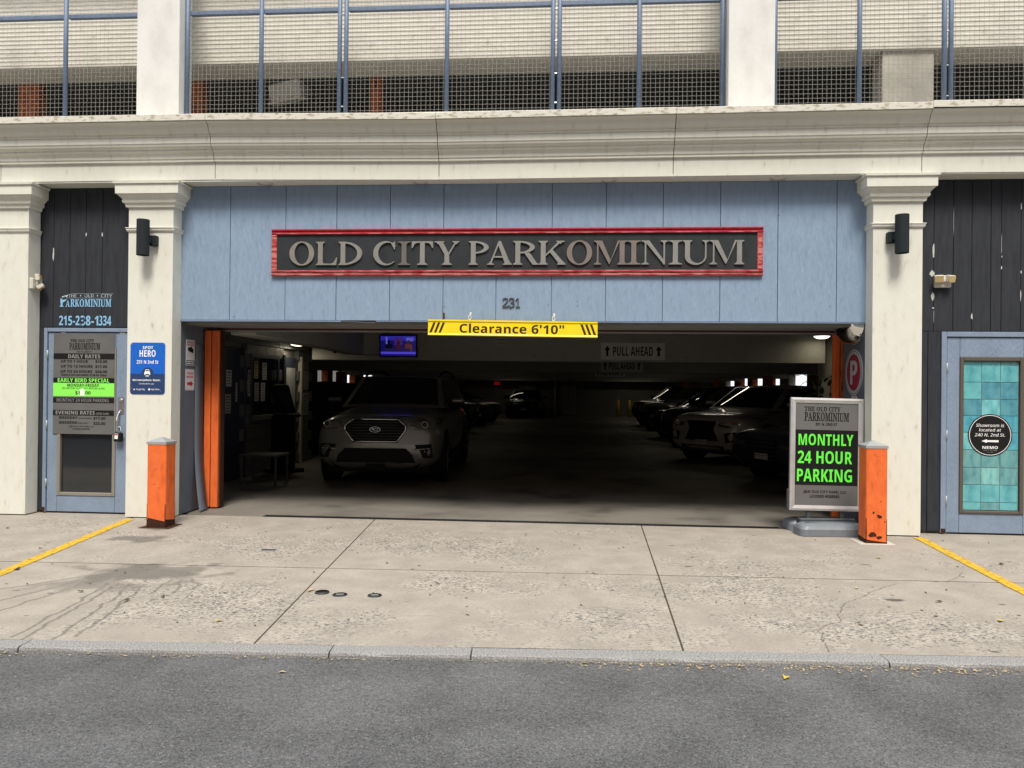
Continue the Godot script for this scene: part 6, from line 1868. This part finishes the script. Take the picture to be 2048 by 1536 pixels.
func front_end(c: Node3D, k: Dictionary, hz: float, W: float) -> void:
	var h: float = k.hood
	if k.get("hero", false):
		var g := [[-0.34, 1.02], [0.34, 1.02], [0.46, 0.93], [0.46, 0.86], [0.33, 0.685], [-0.33, 0.685], [-0.46, 0.86], [-0.46, 0.93]]
		nose_plate(c, "grille", g, k, hz, W, 0.030, M["car_black_plastic"])
		nose_line(c, "grille_surround", g, k, hz, W, 0.035, 0.017, M["chrome"], true)
		for i in 7:
			var y := 0.725 + i * 0.042
			var w := lerpf(0.35, 0.43, clampf((y - 0.685) / 0.17, 0.0, 1.0)) if y < 0.93 else 0.36
			nose_line(c, "grille_slat", [[-w, y], [w, y]], k, hz, W, 0.034, 0.006, M["plastic_dark"])
		# oval badge: rim and six four-pointed stars
		var bd := node(c, "badge", Vector3(0, 0.868, hz + 0.030))
		ring(bd, "badge_rim", Vector3(0, 0, 0.008), 0.072, 0.083, 0.010, M["chrome"], 32, 0.52)
		for e in [[-0.032, 0.008, 0.026], [0.010, 0.016, 0.012], [0.040, 0.012, 0.012], [-0.004, -0.012, 0.012], [0.022, -0.018, 0.012], [0.034, -0.006, 0.011]]:
			var sp := PackedVector2Array()
			for i in 8:
				var a := TAU * i / 8
				var q: float = e[2] * (1.0 if i % 2 == 0 else 0.32) * (1.3 if i % 4 == 0 else 1.0)
				sp.append(Vector2(e[0] + cos(a) * q, e[1] + sin(a) * q))
			put(bd, "badge_star", extrude(sp, 0.006), M["chrome"], Vector3(0, 0, 0.004))
		for s in [-1.0, 1.0]:
			nose_plate(c, "headlight", [[s * 0.50, 0.955], [s * 0.70, 1.005], [s * 0.86, 1.035], [s * 0.885, 0.96], [s * 0.84, 0.885], [s * 0.68, 0.865], [s * 0.50, 0.885]], k, hz, W, 0.024, M["lamp_glass"])
			var px: float = s * 0.74
			var pr := node(c, "projector", Vector3(px, 0.945, on_nose(k, hz, W, px, 0.945) + 0.022))
			ring(pr, "projector_ring", Vector3(0, 0, 0.012), 0.040, 0.047, 0.014, M["rim"], 20)
			put(pr, "projector_lens", lathe([[0.0, 0.022], [0.026, 0.016], [0.040, 0.0]], 16), M["car_glass"], Vector3.ZERO, Vector3(90, 0, 0))
			nose_plate(c, "fog_recess", [[s * 0.60, 0.640], [s * 0.84, 0.655], [s * 0.86, 0.44], [s * 0.72, 0.445], [s * 0.68, 0.55], [s * 0.62, 0.585]], k, hz, W, 0.018, M["car_black_plastic"])
			nose_line(c, "fog_trim", [[s * 0.60, 0.575], [s * 0.84, 0.585]], k, hz, W, 0.03, 0.009, M["chrome"])
			nose_line(c, "bonnet_crease", [[s * 0.50, 0.975], [s * 0.72, 1.02]], k, hz, W, 0.012, 0.004, M["car_black_plastic"])
		nose_plate(c, "lower_intake", [[-0.46, 0.585], [0.46, 0.585], [0.56, 0.49], [0.60, 0.37], [-0.60, 0.37], [-0.56, 0.49]], k, hz, W, 0.022, M["car_black_plastic"])
		nose_plate(c, "skid_plate", [[-0.70, 0.36], [0.70, 0.36], [0.60, 0.27], [-0.60, 0.27]], k, hz, W, 0.012, M["car_black_plastic"])
	else:
		nose_plate(c, "grille", [[-0.36, h - 0.12], [0.36, h - 0.12], [0.30, h - 0.30], [0.42, h - 0.52], [-0.42, h - 0.52], [-0.30, h - 0.30]], k, hz, W, 0.026, M["car_black_plastic"])
		for i in 5:
			nose_line(c, "grille_slat", [[-0.29, h - 0.16 - 0.07 * i], [0.29, h - 0.16 - 0.07 * i]], k, hz, W, 0.030, 0.006, M["plastic_dark"])
		for s in [-1.0, 1.0]:
			nose_plate(c, "headlight", [[s * 0.42, h - 0.17], [s * 0.62, h - 0.12], [s * W * 0.93, h - 0.05], [s * W * 0.95, h - 0.14], [s * 0.66, h - 0.24], [s * 0.44, h - 0.23]], k, hz, W, 0.020, M["lamp_glass"])
			nose_plate(c, "turn_lamp", [[s * 0.70, h - 0.13], [s * 0.80, h - 0.105], [s * 0.81, h - 0.145], [s * 0.72, h - 0.17]], k, hz, W, 0.026, M["amber"])
			nose_plate(c, "bumper_vent", [[s * 0.56, h - 0.36], [s * 0.82, h - 0.32], [s * 0.80, h - 0.52], [s * 0.60, h - 0.54]], k, hz, W, 0.014, M["car_black_plastic"])
		nose_plate(c, "lower_intake", [[-0.55, 0.38], [0.55, 0.38], [0.50, 0.29], [-0.50, 0.29]], k, hz, W, 0.016, M["car_black_plastic"])
	box(c, "number_plate", Vector3(0, 0.30 if k.get("hero", false) else 0.45, hz + (0.0 if k.get("hero", false) else 0.022)), Vector3(0.30, 0.10, 0.01), M["car_black_plastic"] if k.get("hero", false) else M["paper_worn"], 0.003)

func build_cars() -> void:
	var suv := {"L": 5.0, "W": 1.93, "belt": 1.19, "hood": 1.045, "roof": 1.745, "cowl": 1.20, "tail": -2.32, "roof_front": 0.36, "roof_rear": -2.02, "over": 0.93, "wheel": 0.365, "paint": "paint_silver", "rails": true, "hero": true}
	make_car("silver large sport utility car facing the street with black roof rails", "sport_utility_car", Vector3(-3.02, 0, -5.55), 2.2, suv, "cars parked in the garage")
	var sedan := {"L": 4.7, "W": 1.82, "belt": 0.98, "hood": 0.84, "roof": 1.44, "cowl": 0.98, "tail": -2.02, "roof_front": 0.12, "roof_rear": -1.35, "over": 0.90, "wheel": 0.33, "paint": "paint_blue"}
	var cross := {"L": 4.75, "W": 1.88, "belt": 1.12, "hood": 1.00, "roof": 1.64, "cowl": 1.12, "tail": -2.22, "roof_front": 0.32, "roof_rear": -1.80, "over": 0.92, "wheel": 0.36, "paint": "paint_white"}
	# row at an angle along the column side: nose towards -x and the street
	var row := [[sedan, {"paint": "paint_blue"}, 3.1, -4.35, "dark blue saloon behind the poster stand with nose to the aisle"], [cross, {"paint": "paint_white"}, 2.7, -7.7, "white crossover car parked between dark saloon and black car"], [cross, {"paint": "paint_black"}, 2.9, -11.6, "black crossover parked directly beyond the white car"], [sedan, {"paint": "paint_black"}, 3.0, -15.5, "low black saloon two places beyond the white car"], [cross, {"paint": "paint_grey"}, 3.0, -19.4, "dark grey crossover three places beyond the white car"], [cross, {"paint": "paint_black"}, 3.1, -23.6, "black crossover at the far end of the angled row"]]
	for e in row:
		var k: Dictionary = e[0].duplicate()
		k.merge(e[1], true)
		var hd := -62.0 if e[3] > -5.0 else -48.0
		var dir := Vector3(sin(deg_to_rad(hd)), 0, cos(deg_to_rad(hd)))
		make_car(e[4], "parked_car", Vector3(e[2], 0, e[3]) - dir * (k.L / 2), hd, k, "cars parked in the garage")
	# row on the office side beyond the big car
	row = [[cross, {"paint": "paint_black"}, -5.35, -8.7, 20.0, "black tall car behind the silver one against the office corner"], [cross, {"paint": "paint_black"}, -3.6, -16.8, 48.0, "black crossover angled towards the aisle behind the silver car"], [sedan, {"paint": "paint_grey"}, -3.5, -20.8, 48.0, "dark grey saloon angled towards the aisle on office side"], [sedan, {"paint": "paint_black"}, -3.5, -24.8, 48.0, "black saloon angled towards aisle near the steel stair"], [sedan, {"paint": "paint_black"}, -2.3, -29.6, 0.0, "black saloon parked head on before the far end wall"]]
	for e in row:
		var k: Dictionary = e[0].duplicate()
		k.merge(e[1], true)
		var dir := Vector3(sin(deg_to_rad(e[4])), 0, cos(deg_to_rad(e[4])))
		make_car(e[5], "parked_car", Vector3(e[2], 0, e[3]) - dir * (k.L / 2), e[4], k, "cars parked in the garage")

# ------------------------------------------------------------------ small things on the ground
func leaf_mesh(r: RandomNumberGenerator, s: float) -> ArrayMesh:
	var st := begin()
	var n := 9
	var edge := []
	for i in n:
		var a := TAU * i / n
		var q := s * (1.0 if i % 3 == 0 else 0.55) * r.randf_range(0.8, 1.15)
		edge.append(Vector3(cos(a) * q, 0.004 + r.randf() * s * 0.28, sin(a) * q * 0.7))
	for i in n:
		tri(st, edge[i], edge[(i + 1) % n], Vector3(0, 0.006, 0), Vector3(0, -1, 0))
	return done(st)

func build_small() -> void:
	for e in [[-1.655, 2.878, 0.052, "round black iron cover in pavement, middle of the three by the slanted joint"], [-1.40, 2.870, 0.050, "round black iron cover with a raised bar farther from slanted joint"]]:
		var mh := thing("service_cover", e[3], "manhole cover", Vector3(e[0], 0.001, e[1]), Vector3.ZERO, "small iron covers in the pavement")
		put(mh, "ring", lathe([[e[2] * 0.86, 0.0], [e[2] * 0.86, 0.005], [e[2], 0.005], [e[2] * 1.04, 0.0]], 24), M["iron"])
		put(mh, "lid", lathe([[0.0, 0.003], [e[2] * 0.84, 0.003], [e[2] * 0.84, -0.01]], 24), M["iron"])
		box(mh, "bar", Vector3(0, 0.005, 0), Vector3(e[2] * 1.1, 0.005, 0.008), M["cap_metal"], 0.001, Vector3(0, 8, 0))
	var mh := thing("service_cover", "broken open iron cover with leaves beside the slanted pavement joint", "manhole cover", Vector3(-1.80, 0.001, 2.838), Vector3.ZERO, "small iron covers in the pavement")
	put(mh, "ring", lathe([[0.036, 0.0], [0.036, 0.010], [0.050, 0.010], [0.053, 0.0]], 20), M["iron"])
	put(mh, "lid", lathe([[0.0, 0.002], [0.035, 0.002], [0.035, -0.01]], 20), M["drain_iron"])
	var vp := thing("valve_plate", "small rectangular metal plate set in the pavement", "plate", Vector3(-2.75, 0.002, 1.48), Vector3(0, 4, 0))
	box(vp, "plate", Vector3(0, 0.001, 0), Vector3(0.15, 0.004, 0.07), M["cap_metal"], 0.001)
	box(vp, "lid", Vector3(0, 0.004, 0), Vector3(0.13, 0.003, 0.05), M["iron"], 0.001)
	var r := RandomNumberGenerator.new()
	r.seed = 321
	# leaves that can be told apart
	var lv := [[-2.23, 3.58, 0.045, "leaf_yellow", "yellow leaf lying near the slanted pavement joint and kerb"], [2.81, 1.13, 0.045, "leaf_yellow", "curled yellow leaf in front of the chipped bollard"], [2.86, 3.02, 0.050, "leaf_yellow", "yellow green leaf near the yellow stained kerb"], [-3.53, 3.02, 0.045, "leaf_brown", "dark brown leaf on the water stain"], [-3.07, 3.21, 0.04, "leaf_brown", "dark leaf on the run marks below the water stain"], [-2.88, 3.08, 0.035, "leaf_brown", "small dark leaf beside the water stain"], [-4.46, 2.44, 0.055, "leaf_brown", "brown leaf beside the painted line with the stain"], [-5.82, 0.78, 0.04, "leaf_brown", "dark leaf on pavement before the rate board door"], [3.81, 1.26, 0.05, "leaf_brown", "brown leaf outside the painted line by the tiled door"], [2.67, 2.58, 0.04, "leaf_brown", "dark curled leaf near the pavement crack"], [-1.90, 2.80, 0.06, "leaf_tan", "tan leaf resting against the broken iron cover"], [2.21, 2.26, 0.035, "leaf_tan", "pale tan leaf near the top of the pavement crack"], [-0.56, 1.89, 0.03, "leaf_tan", "pale leaf on the cross joint of the middle slab"], [-1.53, 4.32, 0.04, "leaf_tan", "pale leaf on the road beside the kerb"], [1.17, 4.12, 0.045, "leaf_yellow", "yellow leaf in the gutter before the kerb"], [0.10, 1.05, 0.03, "leaf_tan", "small tan leaf on the upper middle slab"], [-4.82, 1.67, 0.035, "leaf_brown", "small dark leaf by the painted line near left door"]]
	for e in lv:
		var road: bool = e[1] > kz(e[0]) + 0.14
		var o := put(self, "fallen_leaf", leaf_mesh(r, e[2] * 0.8), M[e[3]], Vector3(e[0], -0.029 if road else 0.003, e[1]), Vector3(0, r.randf() * 360, 0))
		tag(o, e[4].replace("near left door", "near the rate board door"), "leaf", "fallen leaves")
	# litter and grit along the gutter
	var st := begin()
	for k in 1100:
		var x := r.randf_range(-4.5, 5.0)
		if x < 0.0 and r.randf() < 0.85: continue
		var dz := absf(r.randfn(0.0, 0.05 if x > 0.2 else 0.03))
		var z := kz(x) + 0.135 + dz
		var s := r.randf_range(0.003, 0.009)
		var a := r.randf() * TAU
		var p := Vector3(x, -0.030 + r.randf() * 0.006, z)
		var u := Vector3(cos(a), 0, sin(a)) * s * 1.8
		var v := Vector3(-sin(a), r.randf_range(-0.2, 0.4), cos(a)) * s * 0.7
		quad(st, p - u, p + v, p + u + Vector3(0, s * 0.4, 0), p - v, p - Vector3(0, 1, 0))
	tag(put(self, "gutter_litter", done(st), M["leaf_tan"]), "dry leaf crumbs and grit lying along the gutter", "litter", "", "stuff")
	st = begin()
	for k in 420:
		var x := r.randf_range(-6.5, 6.0)
		var z := r.randf_range(0.1, 3.7)
		var s := r.randf_range(0.004, 0.012)
		var a := r.randf() * TAU
		var p := Vector3(x, 0.004, z)
		var u := Vector3(cos(a), 0, sin(a)) * s * 1.8
		var v := Vector3(-sin(a), r.randf_range(0.0, 0.4), cos(a)) * s * 0.6
		quad(st, p - u, p + v, p + u + Vector3(0, s * 0.4, 0), p - v, p - Vector3(0, 1, 0))
	tag(put(self, "pavement_litter", done(st), M["leaf_brown"]), "scattered dark crumbs of dead leaves on the pavement", "litter", "", "stuff")

# ------------------------------------------------------------------ cut metal capitals of the name board
# each letter is one solid of width w and height h: thick stems, hairlines, bracketed serifs
func capital(parent: Node3D, ch: String, w: float, h: float, at: Vector3, d: float, m: Material) -> void:
	var c := CSGCombiner3D.new()
	c.name = "letter"
	c.position = at
	var t := 0.054
	var s := 0.017
	var f := 0.012
	var o := 0.024
	var add := func(pts: Array, op := CSGShape3D.OPERATION_UNION) -> void:
		var p := CSGPolygon3D.new()
		p.name = "piece"
		var v := PackedVector2Array()
		for q in pts: v.append(Vector2(q[0], q[1]))
		p.polygon = v
		p.mode = CSGPolygon3D.MODE_DEPTH
		p.depth = d if op == CSGShape3D.OPERATION_UNION else d * 3.0
		p.position.z = d if op == CSGShape3D.OPERATION_UNION else d * 2.0
		p.operation = op
		p.material = m
		c.add_child(p, true)
	var sub := CSGShape3D.OPERATION_SUBTRACTION
	var ell := func(cx: float, cy: float, rx: float, ry: float, a0 := 0.0, a1 := 360.0) -> Array:
		var out := []
		var n := 36
		for i in n + (0 if a1 - a0 >= 360.0 else 1):
			var a := deg_to_rad(a0 + (a1 - a0) * i / n)
			out.append([cx + cos(a) * rx, cy + sin(a) * ry])
		return out
	# bracketed serif centred on a stem x0..x1, at the foot (up = 1) or the head (up = -1)
	var serif := func(x0: float, x1: float, y: float, up: float, l := 0.024, r := 0.024) -> void:
		var b := 0.020
		add.call([[x0 - l, y], [x1 + r, y], [x1 + r, y + up * f * 0.8], [x1 + r * 0.35, y + up * f * 1.4], [x1, y + up * (f + b)], [x0, y + up * (f + b)], [x0 - l * 0.35, y + up * f * 1.4], [x0 - l, y + up * f * 0.8]])
	var stem := func(x0: float, x1: float, y0 := 0.0, y1 := -1.0) -> void:
		var top: float = h if y1 < 0.0 else y1
		add.call([[x0, y0], [x1, y0], [x1, top], [x0, top]])
	match ch:
		"I":
			var a := (w - t) / 2
			stem.call(a, a + t)
			serif.call(a, a + t, 0.0, 1.0, a, a)
			serif.call(a, a + t, h, -1.0, a, a)
		"L":
			stem.call(o, o + t)
			serif.call(o, o + t, h, -1.0)
			serif.call(o, o + t, 0.0, 1.0, o, 0.04)
			add.call([[o, 0], [w - 0.012, 0], [w, 0.085], [w - 0.010, 0.085], [w - 0.045, 0.026], [w - 0.075, s], [o, s]])
		"D":
			var ex := ell.call(o + t * 0.5, h / 2, w - o - t * 0.5, h / 2, -90, 90)
			add.call(ex)
			add.call(ell.call(o + t * 0.5, h / 2, w - o - t * 1.55, h / 2 - s, -90, 90), sub)
			stem.call(o, o + t)
			serif.call(o, o + t, 0.0, 1.0, o, 0.01)
			serif.call(o, o + t, h, -1.0, o, 0.01)
		"O":
			add.call(ell.call(w / 2, h / 2, w / 2, h / 2 + 0.005))
			add.call(ell.call(w / 2, h / 2, w / 2 - t * 1.08, h / 2 - 0.010), sub)
		"C":
			add.call(ell.call(w * 0.55, h / 2, w * 0.55, h / 2 + 0.005))
			add.call(ell.call(w * 0.64, h / 2, w * 0.64 - t * 1.05, h / 2 - 0.013), sub)
			add.call([[w * 0.90, h * 0.14], [w * 1.2, h * 0.22], [w * 1.2, h * 0.74], [w * 0.80, h * 0.82], [w * 0.62, h * 0.5]], sub)
			add.call([[w * 0.80, h * 0.905], [w * 0.93, h * 0.66], [w * 0.965, h * 0.66], [w * 0.965, h], [w * 0.93, h], [w * 0.90, h * 0.955]])
		"T":
			var a := (w - t) / 2
			stem.call(a, a + t)
			serif.call(a, a + t, 0.0, 1.0, 0.032, 0.032)
			add.call([[0.004, h], [w - 0.004, h], [w, h * 0.72], [w - 0.012, h * 0.72], [w - 0.034, h - 0.030], [w - 0.060, h - s], [0.060, h - s], [0.034, h - 0.030], [0.012, h * 0.72], [0, h * 0.72]])
		"Y":
			var a := w * 0.5 - t / 2
			stem.call(a, a + t, 0.0, h * 0.46)
			serif.call(a, a + t, 0.0, 1.0, 0.030, 0.030)
			add.call([[w * 0.10, h], [w * 0.10 + t * 1.12, h], [a + t, h * 0.44], [a + t, h * 0.36], [a, h * 0.36], [a, h * 0.44]])
			add.call([[w * 0.84, h], [w * 0.84 + s * 1.2, h], [a + t, h * 0.43], [a + t - 0.02, h * 0.43]])
			serif.call(w * 0.13, w * 0.13 + t * 0.8, h, -1.0, w * 0.13, 0.030)
			serif.call(w * 0.84, w * 0.84 + s, h, -1.0, 0.032, w * 0.16 - s)
		"P", "R":
			var bw: float = w if ch == "P" else w * 0.86
			var cy := h * 0.735
			add.call(ell.call(o + t * 0.6, cy, bw - o - t * 0.6, h - cy, -90, 90))
			add.call(ell.call(o + t * 0.6, cy, bw - o - t * 1.6, h - cy - s, -90, 90), sub)
			if ch == "R":
				add.call([[w * 0.44, h * 0.50], [w * 0.44 + t * 1.15, h * 0.50], [w - 0.016, 0.020], [w, f], [w, 0], [w - t * 1.15, 0]])
			stem.call(o, o + t)
			serif.call(o, o + t, 0.0, 1.0)
			serif.call(o, o + t, h, -1.0, o, 0.01)
		"A":
			add.call([[w * 0.46, h], [w * 0.55, h], [w - 0.018, f], [w - 0.018 - t * 1.12, f], [w * 0.455, h * 0.80]])
			add.call([[w * 0.46, h], [w * 0.49, h * 0.90], [0.028 + s * 1.15, f], [0.028, f]])
			add.call([[w * 0.20, h * 0.30], [w * 0.70, h * 0.30], [w * 0.68, h * 0.30 + s], [w * 0.22, h * 0.30 + s]])
			serif.call(0.030, 0.030 + s, 0.0, 1.0, 0.030, 0.030)
			serif.call(w - 0.018 - t * 1.0, w - 0.020, 0.0, 1.0, 0.030, 0.020)
		"K":
			stem.call(o, o + t)
			serif.call(o, o + t, 0.0, 1.0)
			serif.call(o, o + t, h, -1.0)
			add.call([[o + t * 0.9, h * 0.40], [o + t * 0.9, h * 0.33], [w * 0.82, h - f], [w * 0.82 + 0.004, h], [w * 0.74, h]])
			add.call([[w * 0.40, h * 0.54], [w * 0.40 + t * 0.5, h * 0.66], [w - 0.012, f], [w - 0.012 - t * 1.2, f]])
			serif.call(w * 0.76, w * 0.76 + s, h, -1.0, 0.034, 0.040)
			serif.call(w - t * 1.2 - 0.006, w - 0.022, 0.0, 1.0, 0.026, 0.022)
		"M":
			add.call([[0.034, 0], [0.034 + s, 0], [0.034 + s, h], [0.034, h]])
			add.call([[0.030, h], [0.030 + t * 1.12, h], [w * 0.52, h * 0.17], [w * 0.47, 0.0]])
			add.call([[w * 0.47, 0.0], [w * 0.505, h * 0.10], [w - o - t + 0.002, h], [w - o - t - 0.020, h]])
			stem.call(w - o - t, w - o)
			serif.call(0.034, 0.034 + s, 0.0, 1.0, 0.034, 0.030)
			serif.call(0.034, 0.034 + s, h, -1.0, 0.034, 0.0)
			serif.call(w - o - t, w - o, 0.0, 1.0)
			serif.call(w - o - t, w - o, h, -1.0, 0.0, o)
		"N":
			add.call([[0.034, 0], [0.034 + s, 0], [0.034 + s, h], [0.034, h]])
			add.call([[w - 0.034 - s, 0], [w - 0.034, 0], [w - 0.034, h], [w - 0.034 - s, h]])
			add.call([[0.026, h], [0.026 + t * 1.05, h], [w - 0.034, h * 0.11], [w - 0.034, 0], [w - 0.034 - s * 0.7, 0]])
			serif.call(0.034, 0.034 + s, 0.0, 1.0, 0.034, 0.030)
			serif.call(0.034, 0.034 + s, h, -1.0, 0.034, 0.0)
			serif.call(w - 0.034 - s, w - 0.034, h, -1.0, 0.030, 0.034)
		"U":
			var r := h * 0.34
			var xl := o
			var xr := w - o - 0.006
			stem.call(xl, xl + t, r, h)
			stem.call(xr - s, xr, r, h)
			add.call(ell.call((xl + xr) / 2, r, (xr - xl) / 2, r + 0.005, 180, 360))
			add.call(ell.call((xl + t + xr - s) / 2, r + 0.002, (xr - s - xl - t) / 2, r - 0.013, 180, 360), sub)
			serif.call(xl, xl + t, h, -1.0)
			serif.call(xr - s, xr, h, -1.0, 0.028, w - xr)
	parent.add_child(c, true)
